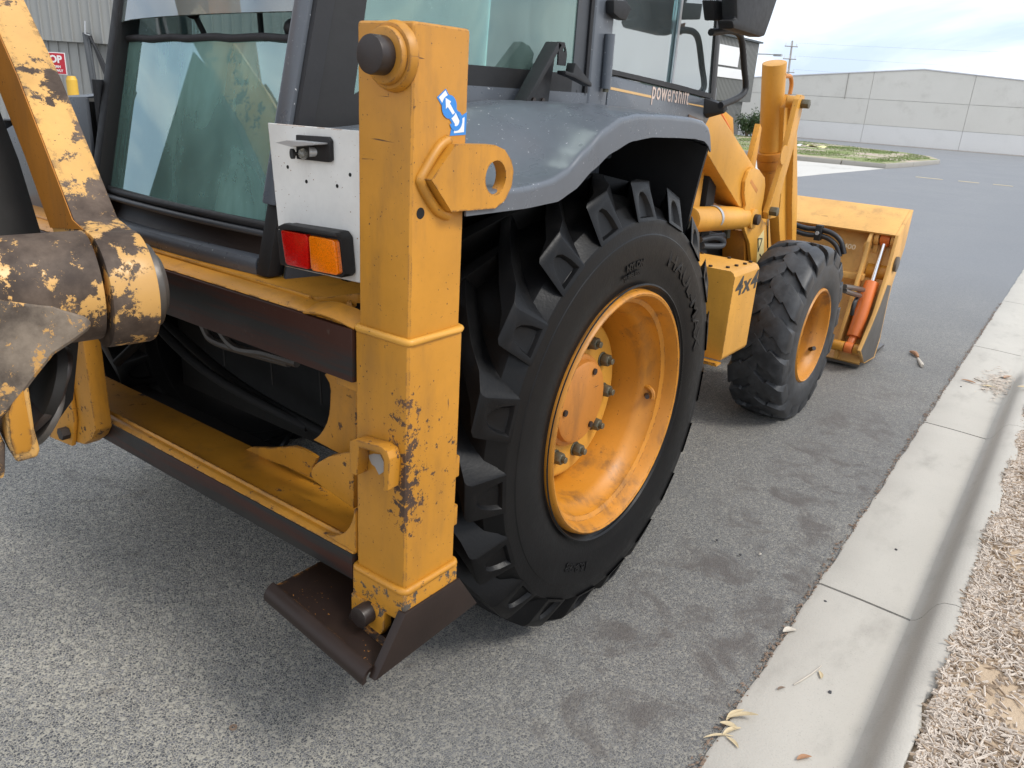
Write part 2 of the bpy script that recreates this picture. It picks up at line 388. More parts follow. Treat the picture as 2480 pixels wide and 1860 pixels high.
def lathe_x(bm, prof, c=(0, 0), seg=72, x=lambda v: v):
    rings = []
    for (xx, rr) in prof:
        rings.append([bm.verts.new((x(xx), c[0] + rr * math.cos(2 * math.pi * k / seg), c[1] + rr * math.sin(2 * math.pi * k / seg))) for k in range(seg)])
    for i in range(len(rings) - 1):
        for k in range(seg): bm.faces.new((rings[i][k], rings[i][(k + 1) % seg], rings[i + 1][(k + 1) % seg], rings[i + 1][k]))
    return bm
def grid(bm, nu, nv, f):
    V = [[bm.verts.new(f(i / nu, j / nv)) for j in range(nv + 1)] for i in range(nu + 1)]
    for i in range(nu):
        for j in range(nv): bm.faces.new((V[i][j], V[i + 1][j], V[i + 1][j + 1], V[i][j + 1]))
    return V
def solid(bm, th, axis=None):
    bmesh.ops.recalc_face_normals(bm, faces=bm.faces)
    bmesh.ops.solidify(bm, geom=bm.faces[:], thickness=th)
def ico(bm, c, r, sub=1, jit=0, sc=(1, 1, 1)):
    res = bmesh.ops.create_icosphere(bm, subdivisions=sub, radius=r)
    for v in res['verts']:
        k = 1 + random.uniform(-jit, jit); v.co = Vector((v.co.x * sc[0] * k + c[0], v.co.y * sc[1] * k + c[1], v.co.z * sc[2] * k + c[2]))
def text_bm(txt, size, bold=0.0, extrude=.001, sx=1.0, align='LEFT', spacing=1.0):
    cu = bpy.data.curves.new('lettering', 'FONT'); cu.body = txt; cu.size = size; cu.extrude = extrude; cu.offset = bold; cu.align_x = align; cu.resolution_u = 3; cu.space_character = spacing
    ob = bpy.data.objects.new('lettering', cu); COL.objects.link(ob)
    me = ob.to_mesh(); bm = bm_new(); bm.from_mesh(me); ob.to_mesh_clear()
    bpy.data.objects.remove(ob); bpy.data.curves.remove(cu)
    for v in bm.verts: v.co.x *= sx
    return bm
def lerp(a, b, t): return a + (b - a) * t
def sst(a, b, x):
    t = max(0, min(1, (x - a) / (b - a))); return t * t * (3 - 2 * t)

# ------------------------------------------------------------------ the setting
KD = -0.015
def gx(y): return KD * y
bm = bm_new()
box(bm, -400, 400, -400, 400, -.3, 0)
struct(make('road', bm, 'asphalt', smooth=None))

gut = struct(empty('gutter', (1.75, 0, 0)))
ker = struct(empty('kerb', (1.98, 0, 0)))
JO = [-5.4, -3.4, -1.4, .6, 2.62, 4.62, 6.62, 8.62, 10.62, 12.62, 16.6, 24, 34]
for i in range(len(JO) - 1):
    a, b = JO[i] + .006, JO[i + 1] - .006
    bm = bm_new()
    ny = 24 if i < 8 else 6
    prof = [(1.591, -.05), (1.591, .004), (1.60, .009), (1.74, .008), (1.88, .003), (1.932, .001)]
    rows = []
    for k in range(ny + 1):
        y = lerp(a, b, k / ny); w = .002 * math.sin(y * 9.1) + .002 * math.sin(y * 23.7 + 1) + .002 * math.sin(y * 51)
        rows.append([bm.verts.new((px + gx(y) + (w if q < 2 else 0), y, pz)) for q, (px, pz) in enumerate(prof)] + [bm.verts.new((1.932 + gx(y), y, -.05))])
    for k in range(ny):
        for q in range(len(prof)): bm.faces.new((rows[k][q], rows[k + 1][q], rows[k + 1][q + 1], rows[k][q + 1]))
    bm.faces.new(rows[0]); bm.faces.new(rows[-1][::-1])
    make('gutter_slab', bm, 'concrete', gut, smooth=50)
    # kerb stone; it dips at the crossing
    a, b = JO[i] + .002, JO[i + 1] - .002
    bm = bm_new(); rows = []
    for k in range(ny + 1):
        y = lerp(a, b, k / ny)
        h = lerp(.118, .012, sst(3.55, 4.3, y) * (1 - sst(9.2, 9.9, y)))
        e = 2.052 + .006 * math.sin(y * 7.3) + .005 * math.sin(y * 17 + 2) - .055 * math.exp(-((y - .02) / .09) ** 2) - .03 * math.exp(-((y + .2) / .1) ** 2) + .02 * math.exp(-((y - .33) / .12) ** 2)
        a2 = 0
        pr = [(1.900, .0038), (1.914, .008 * h / .125 + .003), (1.930, .25 * h), (1.945, .56 * h), (1.960, .80 * h), (1.980, .94 * h), (2.012, h), (e, h - .003), (e + .004, -.05), (1.900, -.05)]
        rows.append([bm.verts.new((px + gx(y), y, pz)) for px, pz in pr])
    for k in range(ny):
        for q in range(len(rows[0])): bm.faces.new((rows[k][q], rows[k + 1][q], rows[k + 1][(q + 1) % 10], rows[k][(q + 1) % 10]))
    bm.faces.new(rows[0]); bm.faces.new(rows[-1][::-1])
    make('kerb_stone', bm, 'concrete', ker, smooth=60)

bm = bm_new()
def vz(x, y): return .112 + .012 * math.sin(x * 5 + y * 3) * math.sin(y * 4.1 - x) + .008 * math.sin(x * 13 + 1) * math.sin(y * 11) + .05 * sst(2.1, 3.5, x)
def verge(u, v):
    y = lerp(-4, 34, u); x = lerp(1.975, 9, v ** 2) + gx(y)
    return (x, y, vz(x, y) - .024 * (1 - sst(2.02, 2.06, x - gx(y))) - .1 * sst(3.6, 4.3, y) * (1 - sst(2.2, 2.9, x - gx(y))))
grid(bm, 200, 30, verge)
struct(make('mulch_bed', bm, 'mulch_soil', smooth=80))

# loose wood chips on the bed (nobody could count them)
def chips(name, n, mat, yr, xr, seed, smax=1.0):
    rnd = random.Random(seed); bm = bm_new()
    for _ in range(n):
        y = rnd.uniform(*yr); x = rnd.uniform(*xr) if rnd.random() < .8 else xr[0] + abs(rnd.gauss(0, .05))
        x += gx(y)
        if math.sin(x * 9 + 1) * math.sin(y * 7.3) + .5 * math.sin(y * 15 + x * 11) > .62 and rnd.random() < .8: continue
        L = rnd.choice((.012, .018, .026, .035, .05)) * rnd.uniform(.7, 1.3) * smax; w = rnd.uniform(.002, .006) * smax; h = rnd.uniform(.0015, .004)
        mt = Matrix.Translation((x, y, vz(x, y) - .1 * sst(3.6, 4.3, y) * (1 - sst(2.2, 2.9, x - gx(y))) + rnd.uniform(.001, .010))) @ Matrix.Rotation(rnd.uniform(0, 6.28), 4, 'Z') @ Matrix.Rotation(rnd.gauss(0, .22), 4, 'Y') @ Matrix.Rotation(rnd.gauss(0, .4), 4, 'X')
        k = rnd.uniform(.4, 1)
        c = [(-L, -w * k, -h), (L, -w, -h), (L * .85, w, -h), (-L * .9, w * k, -h), (-L, -w * k * .8, h), (L * .93, -w, h), (L * .8, w * .7, h), (-L * .85, w * k, h)]
        v = [bm.verts.new(mt @ Vector(p)) for p in c]
        for f in ((0, 3, 2, 1), (4, 5, 6, 7), (0, 1, 5, 4), (1, 2, 6, 5), (2, 3, 7, 6), (3, 0, 4, 7)): bm.faces.new([v[i] for i in f])
    me = bpy.data.meshes.new(name); bm.to_mesh(me); bm.free(); me.materials.append(M[mat])
    o = bpy.data.objects.new(name, me); COL.objects.link(o); o['kind'] = 'stuff'; return o
tag(chips('wood_chip_mulch', 62000, 'mulch_chip', (-1.6, 4.2), (2.035, 3.3), 1, .43), 'pale shredded wood chips covering the bed behind the kerb', 'mulch')
tag(chips('bark_mulch', 24000, 'mulch_chip_dark', (-1.6, 7), (2.035, 3.3), 2, .5), 'darker brown shredded bark mixed through the mulch bed', 'mulch')
# litter caught along the seam of asphalt and gutter
rnd = random.Random(9); bm = bm_new()
for _ in range(900):
    y = rnd.uniform(-.5, 6.5); x = 1.589 + gx(y) + rnd.gauss(-.004, .008)
    L = rnd.uniform(.003, .012); w = rnd.uniform(.002, .005)
    mt = Matrix.Translation((x, y, rnd.uniform(.003, .009))) @ Matrix.Rotation(rnd.gauss(1.57, .7), 4, 'Z') @ Matrix.Rotation(rnd.gauss(0, .4), 4, 'X')
    v = [bm.verts.new(mt @ Vector(p)) for p in ((-L, 0, 0), (0, -w, .001), (L, 0, 0), (0, w, .001), (0, 0, .003))]
    for f in ((0, 1, 4), (1, 2, 4), (2, 3, 4), (3, 0, 4), (0, 3, 2, 1)): bm.faces.new([v[i] for i in f])
o = make('gutter_litter', bm, 'bark', smooth=None, kind='stuff'); tag(o, 'fine brown leaf litter caught along the asphalt and gutter seam', 'litter')

# ---- loose things on the ground
def leaf(loc, L, W, rz, curl, mat, label, group=None, cat='leaf', tilt=.0):
    bm = bm_new()
    def f(u, v):
        x = (u - .5) * L; w = W * math.sin(math.pi * min(1, max(0, u * .94 + .03))) ** .8; y = (v - .5) * 2 * w + .12 * L * math.sin(u * 3)
        return (x, y, .002 + curl * (abs(v - .5) * 2) ** 2 * w * .9 + curl * .25 * L * (u - .5) ** 2 + tilt * u * L)
    grid(bm, 10, 4, f); solid(bm, .0007)
    o = make('dry_leaf', bm, mat, smooth=60); o.location = loc; o.rotation_euler = (0, 0, rz)
    return tag(o, label, cat, group)
lv = [(1.604,-0.23,0.01),(1.625,-0.232,0.01),(1.62,-0.294,0.01),(1.605,-0.278,0.01),(1.6,-0.336,0.01),(1.635,-0.329,0.01)]
leaf(lv[0], .075, .007, 1.25, .6, 'leaf_dry', 'topmost long dry leaf of the cluster at the gutter edge')
leaf(lv[1], .080, .008, .55, .5, 'leaf_dry', 'dry leaf pointing right from the cluster on the gutter', tilt=.25)
leaf(lv[2], .065, .007, 1.1, .5, 'leaf_dry', 'narrow dry leaf in the lower middle of the gutter leaf cluster')
leaf(lv[3], .05, .009, .2, .4, 'leaf_dry', 'short broad dry leaf at the left of the gutter leaf cluster')
leaf(lv[4], .085, .004, .75, .3, 'leaf_dry', 'thin dry leaf stem lying along the gutter edge below the cluster')
leaf(lv[5], .045, .006, -.4, .5, 'leaf_dry', 'small curled dry leaf at the bottom of the gutter leaf cluster')
p = [(1.712,0.07,0.01),(1.729,0.137,0.01),(1.736,0.102,0.01),(1.667,-0.037,0.01),(1.803,-0.255,0.01),(1.634,0.487,0.01),(1.718,0.725,0.01),(1.596,0.247,0.01)]
bm = bm_new(); tube(bm, [(1.689,0.005,0.012),(1.7,0.038,0.012),(1.715,0.088,0.012),(1.728,0.148,0.012)], [.0015, .0025, .0025, .0012], 6); tag(make('dry_twig', bm, 'twig_pale'), 'pale dry twig lying in the middle of the gutter slab', 'twig')
leaf(p[2], .035, .006, -1.1, .4, 'leaf_dry', 'small pale leaf beside the dry twig on the gutter')
leaf(p[3], .03, .004, 1.0, .8, 'bark', 'dark curled bark scrap on the gutter left of the twig')
leaf(p[4], .045, .007, .9, .3, 'leaf_brown', 'orange brown leaf at the bottom edge of the gutter')
leaf(p[7], .05, .012, .9, .5, 'twig_pale', 'grey curled leaf on the seam between asphalt and gutter')
for q, l in zip([(1.782,0.05,0.005),(1.635,0.503,0.005),(1.185,0.623,0.005),(1.35,0.644,0.005),(1.294,0.586,0.005),(1.748,1.046,0.005),(1.611,3.465,0.005)], ('dark pebble on the gutter below the dry twig', 'brown scrap on the gutter slab joint', 'dark pebble on the asphalt between rear wheel and gutter', 'pale pebble on the dark asphalt stain', 'black pebble on the asphalt stain nearest the rear wheel', 'tiny dark pebble on the gutter near the kerb', 'dark round pebble on the gutter by the far kerb end')):
    bm = bm_new(); ico(bm, (0, 0, .004), .006, 1, .25, (1, 1, .7)); o = make('pebble', bm, 'twig_pale' if 'pale' in l else 'pebble'); o.location = q; tag(o, l, 'pebble', 'pebbles on the road and gutter')
bm = bm_new(); prism(bm, circle((0, 0), .010, 20), 'z', .001, .004, circle((0, 0), .005, 16)); o = make('washer', bm, 'bark'); o.location = [(0.599,-1.131,0)][0]; tag(o, 'small rusty washer lying on the asphalt in the foreground', 'washer')
q = [(1.267,3.945,0),(1.303,3.828,0),(1.236,3.991,0)]
bm = bm_new(); tube(bm, [q[0], (q[1][0] + .015, q[1][1] - .05, .012), (q[1][0] + .03, q[1][1] - .10, .014)], [.008, .014, .011], 8, 3); tag(make('stick', bm, 'twig_pale'), 'short pale broken stick on the road beside the loader bucket', 'stick')
bm = bm_new(); tube(bm, [(q[2][0] - .04, q[2][1] + .05, .012), (q[2][0], q[2][1], .02), (q[2][0] + .03, q[2][1] - .05, .012)], [.008, .016, .008], 8, 3); tag(make('bark_scrap', bm, 'leaf_brown'), 'reddish bark scrap lying against the pale stick by the bucket', 'bark')
bm = bm_new(); tube(bm, [(1.651,3.719,0.012),(1.715,3.687,0.012),(1.756,3.841,0.012),(1.836,3.983,0.012)], .004, 6, 3); tag(make('eucalyptus_twig', bm, 'twig_pale'), 'thin grey twig on the gutter where the kerb begins', 'twig')
for q, a, l in zip([(1.752,3.585,0.012),(1.82,3.908,0.012),(1.632,3.6,0.012),(1.948,3.323,0.012)], (.3, 1.2, -.2, .4), ('curled pale leaf below the twig at the kerb start', 'reddish leaf at the foot of the kerb start', 'brown leaf left of the twig near the kerb start', 'pale bark strip lying on the kerb top at the right edge')):
    leaf(q if 'top' not in l else (q[0], q[1], .13), .09, .012, a, .5, 'leaf_brown' if 'red' in l or 'brown' in l else 'leaf_dry', l)
lit = random.Random(5); bm = bm_new()
for _ in range(240):
    y = 3.72 + lit.gauss(0, .16); x = 1.84 + gx(y) + lit.gauss(0, .05); L = lit.uniform(.01, .035); w = lit.uniform(.002, .005)
    mt = Matrix.Translation((x, y, lit.uniform(.008, .018))) @ Matrix.Rotation(lit.uniform(0, 6.3), 4, 'Z')
    v = [bm.verts.new(mt @ Vector(pp)) for pp in ((-L, 0, 0), (0, -w, .001), (L, 0, 0), (0, w, .001), (0, 0, .004))]
    for f in ((0, 1, 4), (1, 2, 4), (2, 3, 4), (3, 0, 4), (0, 3, 2, 1)): bm.faces.new([v[i] for i in f])
tag(make('chip_pile', bm, 'mulch_chip', smooth=None, kind='stuff'), 'small drift of pale wood chips in the gutter at the kerb start', 'litter')

# ---- far side of the road
bm = bm_new()
prism(bm, [(-3.75, 24.9), (-4.1, 20.7), (-4.3, 17.6), (-18, 14.5), (-18, 25.6), (-6.4, 24.5), (-5.3, 24.7)], 'z', -.02, .006); struct(make('driveway', bm, 'concrete_drive', smooth=None))
ISL = [(-3.75, 25.0), (-3.45, 27.5), (-3.25, 31.0), (-3.9, 33.0), (-5.2, 34.5), (-8, 36.0), (-12, 37.3), (-22, 39), (-22, 25.9), (-12, 25.0), (-6.4, 24.5), (-5.0, 24.7)]
bm = bm_new(); prism(bm, [(x * .985 - .12, lerp(31, y, .985)) for x, y in ISL], 'z', .01, .15)
isl = struct(make('traffic_island', bm, 'island_soil', smooth=None))
kf = struct(empty('island_kerb', (-3.5, 29, 0)))
for i in range(len(ISL)):
    if i in (6, 7, 8): continue
    a, b = Vector(ISL[i]), Vector(ISL[(i + 1) % len(ISL)]); d = (b - a).normalized(); nn = Vector((-d.y, d.x)); a2, b2 = a + d * .012, b - d * .012
    bm = bm_new(); prism(bm, [tuple(a2), tuple(b2), tuple(b2 + nn * .2), tuple(a2 + nn * .2)], 'z', -.02, .142); make('kerb_stone', bm, 'kerb_far', kf, bevel=.02)
rnd = random.Random(3); bm = bm_new()
def inside(x, y):
    c = False; j = len(ISL) - 1
    for i in range(len(ISL)):
        (xi, yi), (xj, yj) = ISL[i], ISL[j]
        if (yi > y) != (yj > y) and x < (xj - xi) * (y - yi) / (yj - yi) + xi: c = not c
        j = i
    return c
for _ in range(26000):
    x, y = rnd.uniform(-13, -3.6), rnd.uniform(25.3, 37)
    if not inside(x - .2, y) or not inside(x + .3, y): continue
    edge_d = abs(math.sin(x * .9 + 1.3) * math.sin(y * .63)) + .35 * (y > 31.5) + .5 * (x > -4.6)
    if edge_d < .55 and rnd.random() < .85: continue
    h = rnd.uniform(.012, .04); a = rnd.uniform(0, 6.3); w = .02
    dx, dy = math.cos(a) * w, math.sin(a) * w
    v = [bm.verts.new((x - dx, y - dy, .14)), bm.verts.new((x + dx, y + dy, .14)), bm.verts.new((x + rnd.gauss(0, .03), y + rnd.gauss(0, .03), .15 + h))]
    bm.faces.new(v)
tag(make('island_grass', bm, 'grass_green', smooth=None, kind='stuff'), 'short patchy green grass on the traffic island', 'grass')
for q, a, l, mt in (([(-8.731,31.541,0.16)][0], .4, 'white paper scrap on the island grass, the left of two', 'far_white'), ([(-7.946,31.846,0.16)][0], -.1, 'long yellowish paper scrap on the island grass, the right of two', 'paper_pale')):
    bm = bm_new(); grid(bm, 6, 3, lambda u, v: (q[0] + (u - .5) * (.75 if 'long' in l else .4), q[1] + (v - .5) * .45 + a * (u - .5), .17 + .06 * math.sin(u * 5 + v * 4))); solid(bm, .004); tag(make('paper_scrap', bm, mt), l, 'paper')
bm = bm_new(); prism(bm, [(-22, 44.0), (-9, 45.1), (6, 46.0), (30, 47.0), (30, 50), (-22, 46)], 'z', -.02, .008); struct(make('gravel_strip', bm, 'gravel', smooth=None))
ym = empty('dashed_line', (-1, 23, 0)); ym['kind'] = 'structure'
for (x0, x1) in ((-2.42, -1.75), (-1.38, -.88), (-.56, -.1), (.3, .9), (1.3, 1.8), (2.3, 2.9)):
    bm = bm_new(); box(bm, x0, x1, 22.95 + .13 * x0, 23.08 + .13 * x0, .003, .007); make('painted_dash', bm, 'road_paint', ym, smooth=None)

# concrete warehouse wall, panel by panel
wh = empty('concrete_warehouse', (-9, 46.2, 0), label='long pale concrete panel warehouse with a low gable beyond the road', cat='building')
wdx, wdy = .9942, .1080
def wp(s, off=0): return (-9.88 + wdx * (s) - wdy * off * -1, 46.16 + wdy * s + wdx * off)
def rooft(s): return 3.84 - (.090 * (2.4 - s) if s < 2.4 else .070 * (s - 2.4))
JX = [-14.55, -9.7, -4.85, 0, 4.85, 9.7, 14.55, 19.4]
bm = bm_new(); v = []
pl = [(JX[0], 0), (JX[-1], 0), (JX[-1], rooft(JX[-1]) - .03), (2.4, 3.81), (JX[0], rooft(JX[0]) - .03)]
A = [bm.verts.new((*wp(s, .05), z)) for s, z in pl]; B = [bm.verts.new((*wp(s, .3), z)) for s, z in pl]
for i in range(5): bm.faces.new((A[i], A[(i + 1) % 5], B[(i + 1) % 5], B[i]))
bm.faces.new(A); bm.faces.new(B[::-1]); make('wall_core', bm, 'concrete_drive', wh, smooth=None)
for i in range(len(JX) - 1):
    for row, (z0, z1) in enumerate(((0, .945), (.96, 2.255), (2.272, None))):
        s0, s1 = JX[i] + .009, JX[i + 1] - .009
        if z1: pl = [(s0, z0), (s1, z0), (s1, z1), (s0, z1)]
        else:
            pl = [(s0, z0), (s1, z0), (s1, rooft(s1))] + ([(2.4, 3.84)] if s0 < 2.4 < s1 else []) + [(s0, rooft(s0))]
        bm = bm_new(); A = [bm.verts.new((*wp(s, 0), z)) for s, z in pl]; B = [bm.verts.new((*wp(s, .06), z)) for s, z in pl]; n = len(pl)
        for k in range(n): bm.faces.new((A[k], A[(k + 1) % n], B[(k + 1) % n], B[k]))
        bm.faces.new(A); bm.faces.new(B[::-1]); make('wall_panel', bm, 'concrete_pale' if row == 0 else 'concrete_wall', wh, smooth=None)
bm = bm_new()
for s0, s1 in ((JX[0], 2.4), (2.4, JX[-1])):
    z0, z1 = rooft(s0), rooft(s1)
    A = [bm.verts.new((*wp(s, o_), z)) for s, o_, z in ((s0, -.05, z0 + .01), (s1, -.05, z1 + .01), (s1, 14, z1 + .01), (s0, 14, z0 + .01))]
    B = [bm.verts.new(a.co + Vector((0, 0, .05))) for a in A]
    for k in range(4): bm.faces.new((A[k], A[(k + 1) % 4], B[(k + 1) % 4], B[k]))
    bm.faces.new(A); bm.faces.new(B[::-1])
make('roof', bm, 'far_white', wh, smooth=None)
bm = bm_new(); p0 = wp(-1.27, -.03); p1 = wp(-1.25, -.03); tube(bm, [(*p0, 3.52), (*p1, 2.2)], .018, 8); make('stain_streak', bm, 'kerb_far', wh)  # thin added rod standing in for a vertical stain on the wall

# ribbed sheeting helper: one sheet of box ribs in a vertical plane
def ribs(bm, p0, p1, z0, z1, pitch, depth, rib=.3, nrm=None):
    p0, p1 = Vector((*p0, 0)), Vector((*p1, 0)); d = (p1 - p0); L = d.length; d.normalize(); nn = Vector((d.y, -d.x, 0)) if nrm is None else Vector(nrm)
    prof = []; s = 0
    while s < L:
        prof += [(s, 0), (s + pitch * (1 - rib - .1), 0), (s + pitch * (1 - rib), depth), (s + pitch * .97, depth)]; s += pitch
    prof.append((L, 0))
    a = [bm.verts.new(p0 + d * q + nn * h + Vector((0, 0, z0))) for q, h in prof]; b = [bm.verts.new(p0 + d * q + nn * h + Vector((0, 0, z1))) for q, h in prof]
    for i in range(len(prof) - 1): bm.faces.new((a[i], a[i + 1], b[i + 1], b[i]))
gb = empty('clad_building', (-13.8, 38, 0), label='dark grey corrugated building with two white panels seen past the cab mirror', cat='building')
bm = bm_new(); ribs(bm, (-13.8, 16), (-13.8, 38.97), 1.7, 4.42, .16, .05, .45, (1, 0, 0)); make('upper_cladding', bm, 'cladding_dark', gb, smooth=None)
bm = bm_new(); ribs(bm, (-13.95, 16), (-13.95, 38.3), 0, 1.75, .16, .05, .45, (1, 0, 0)); make('lower_cladding', bm, 'cladding_dark', gb, smooth=None)
bm = bm_new(); box(bm, -24, -13.81, 16, 38.96, 1.69, 4.38); box(bm, -24, -13.96, 16, 38.29, 0, 1.69); make('wall_core', bm, 'cladding_dark', gb, smooth=None)
bm = bm_new(); prism(bm, [(15.8, 4.40), (39.15, 4.43), (39.15, 4.50), (15.8, 4.62)], 'x', -24, -13.6); make('roof', bm, 'far_dark', gb, smooth=None)
for y0, y1, z0, z1 in ((31.5, 36.6, 3.21, 4.05), (31.5, 37.45, 2.70, 3.12)):
    bm = bm_new(); box(bm, -13.76, -13.70, y0, y1, z0, z1); make('white_panel', bm, 'panel_white', gb, smooth=None)
bm = bm_new(); tube(bm, [(-13.8, 38.96, 3.95), (-13.4, 39.2, 3.97), (-13.0, 39.5, 3.97)], .03, 6); box(bm, -13.1, -12.7, 39.4, 39.6, 3.9, 4.0); make('flood_light', bm, 'galvanised', gb)

# shed on the left
sh = empty('ribbed_shed', (-13, 7, 0), label='pale grey ribbed metal shed wall behind the left of the machine', cat='building')
sdx, sdy = .81, .586
def sp(s, off=0): return (-14.33 + sdx * s + sdy * off, 6.03 + sdy * s - sdx * off)
bm = bm_new(); ribs(bm, sp(-9), sp(6.5), 1.93, 5.2, .19, .035, .12); make('upper_cladding', bm, 'cladding', sh, smooth=None)
bm = bm_new(); ribs(bm, sp(-9, -.12), sp(6.5, -.12), 0, 1.96, .19, .03, .12); make('lower_cladding', bm, 'cladding', sh, smooth=None)
bm = bm_new(); A = [(*sp(-9, -.02),), (*sp(6.5, -.02),), (*sp(6.5, -.14),), (*sp(-9, -.14),)]; prism(bm, A, 'z', 1.925, 1.94); make('drip_flashing', bm, 'cladding_dark', sh, smooth=None)
bm = bm_new(); A = [sp(-9, -.14), sp(6.5, -.14), sp(6.5, -6), sp(-9, -6)]; prism(bm, A, 'z', 0.0, 5.15); make('wall_core', bm, 'cladding', sh, smooth=None)
bm = bm_new(); A = [sp(-9.2, .25), sp(6.7, .25), sp(6.7, -6), sp(-9.2, -6)]; prism(bm, A, 'z', 5.2, 5.35); make('roof', bm, 'far_roof', sh, smooth=None)
bo = empty('bollard', (-12.10, 4.75, 0), label='yellow bollard carrying a red sign in front of the ribbed shed', cat='bollard')
bm = bm_new(); cyl(bm, (-12.10, 4.75, 0), (-12.10, 4.75, 1.30), .085); cyl(bm, (-12.10, 4.75, 1.30), (-12.10, 4.75, 1.36), .085, .06); make('post', bm, 'bollard_yellow', bo, smooth=50)
bm = bm_new(); cyl(bm, (-12.10, 4.75, 0), (-12.10, 4.75, .02), .14); make('base_plate', bm, 'galvanised', bo)
sg = empty('warning_sign', (-12.25, 4.65, 1.38), label='red sign with white lettering above the yellow bollard, partly behind the boom', cat='sign')
sr = Vector((.806, .592, 0)); sn = Vector((.592, -.806, 0)); s0 = Vector((-12.06, 4.74, 0)) + sn * .12
def sgn(bm, a, b, z0, z1, d0, d1):
    c = [s0 + sr * x + sn * d for x, d in ((a, d0), (b, d0), (b, d1), (a, d1))]; prism(bm, [(q.x, q.y) for q in c], 'z', z0, z1)
bm = bm_new(); sgn(bm, -.52, 0, 1.375, 1.705, 0, .012); make('border', bm, 'sign_white', sg, bevel=.003)
bm = bm_new(); sgn(bm, -.510, -.010, 1.385, 1.695, .0125, .015); make('face', bm, 'sign_red', sg, smooth=None)
for tx, size, cx, zz, bold in (('STOP', .150, -.235, 1.555, .006), ('SOUND HORN', .052, -.26, 1.475, .002), ('DRIVE SLOWLY', .052, -.235, 1.415, .002)):
    tb = text_bm(tx, size, bold, .001, 1.0, 'CENTER')
    mt = Matrix(((sr.x, 0, sn.x, 0), (sr.y, 0, sn.y, 0), (0, 1, 0, 0), (0, 0, 0, 1))); mt.translation = s0 + sr * cx + sn * .0165 + Vector((0, 0, zz))
    make('lettering', tb, 'sign_white', sg, smooth=None, matrix=mt)
cb = empty('hanging_hoses', (-13.9, 6.1, .6), label='bundle of dark hoses hanging from a hook on the shed wall', cat='hose')
bm = bm_new(); cb0 = Vector((-13.86, 6.06, 0))
def cpt(s, z, o=0): return tuple(Vector((-14.33, 6.03, 0)) + Vector((sdx, sdy, 0)) * s + Vector((sdy, -sdx, 0)) * (.10 + o) + Vector((0, 0, z)))
for k, (a, b, r_) in enumerate(((.20, .30, .05), (.26, .34, .03))):
    bm = bm_new(); tube(bm, [cpt(a, 2.10), cpt(lerp(a, b, .5), 1.4, .03), cpt(b - .02, .62)], r_, 8, 4); make('hose', bm, 'hose_grey', cb)
for k, b in enumerate((.62, .68, .74)):
    bm = bm_new(); tube(bm, [cpt(.30, 2.05, .02 * k), cpt(lerp(.3, b, .5), 1.55, .03), cpt(b, .95 - .07 * k, .02), cpt(b - .22, .62, .02)], .026, 8, 5); make('hose', bm, 'hose', cb)
bm = bm_new(); tube(bm, [cpt(.23, 2.3), cpt(.23, 2.08, .05), cpt(.33, 2.06, .08)], .014, 6); make('hook', bm, 'galvanised', cb)

pp = empty('power_pole', (-41.1, 124.0, 0), label='distant power pole with three crossarms rising above the warehouse', cat='power pole')
bm = bm_new(); tube(bm, [(-41.1, 124.0, 0), (-42.8, 127.66, 11.0)], [.22, .13], 10); make('post', bm, 'pole_grey', pp)
pr_ = Vector((.8, .6, 0))
for zz in (10.2, 8.4, 6.5):
    c = Vector((lerp(-41.1, -42.8, zz / 11), lerp(124, 127.66, zz / 11) - .2, zz)); bm = bm_new()
    tube(bm, [c - pr_ * 1.0, c + pr_ * 1.0], .07, 6); arm = make('crossarm', bm, 'pole_grey', pp)
    for s_ in (-.85, -.1, .8):
        bm = bm_new(); cyl(bm, c + pr_ * s_ + Vector((0, 0, .05)), c + pr_ * s_ + Vector((0, 0, .5)), .07, .05, 8); make('insulator', bm, 'far_white', arm)
for k, (z0, z1, s_) in enumerate(((10.7, 15.5, .8), (8.9, 12, .8), (7.0, 9.5, .8))):
    c = Vector((-42.4, 127, z0)) + pr_ * s_; e = c + Vector((120, 55, z1 - z0)); pts = []
    for i in range(17):
        u = i / 16; w = c.lerp(e, u); pts.append((w.x, w.y, w.z - 5 * u * (1 - u)))
    bm = bm_new(); tube(bm, pts, .009, 4); make('cable', bm, 'wire', pp)

fb = empty('far_shed', (-40, 92, 0), label='long low pale roofed building far behind the clad building', cat='building')
bm = bm_new(); box(bm, -70, -24, 92, 100, 0, 1.0); make('wall', bm, 'far_white', fb, smooth=None)
bm = bm_new(); prism(bm, [(91.5, .95), (100.5, .95), (96, 2.4)], 'x', -71, -23); make('roof', bm, 'far_roof', fb, smooth=None)
sk = empty('skip_bin', (-16.2, 47.4, 0), label='dark green skip container with a black lid between pole and bush', cat='container')
bm = bm_new(); prism(bm, [(-16.75, .15), (-15.4, .15), (-15.3, .72), (-16.85, .72)], 'y', 47.2, 48.4); make('body', bm, 'green_skip', sk, smooth=None)
for xx in (-16.6, -16.2, -15.8, -15.5):
    bm = bm_new(); box(bm, xx - .02, xx + .02, 47.15, 47.2, .2, .7); make('rib', bm, 'green_skip', sk, smooth=None)
bm = bm_new(); prism(bm, [(-16.9, .72), (-15.25, .72), (-15.35, .86), (-16.75, .82)], 'y', 47.15, 48.45); make('lid', bm, 'far_dark', sk, smooth=None)
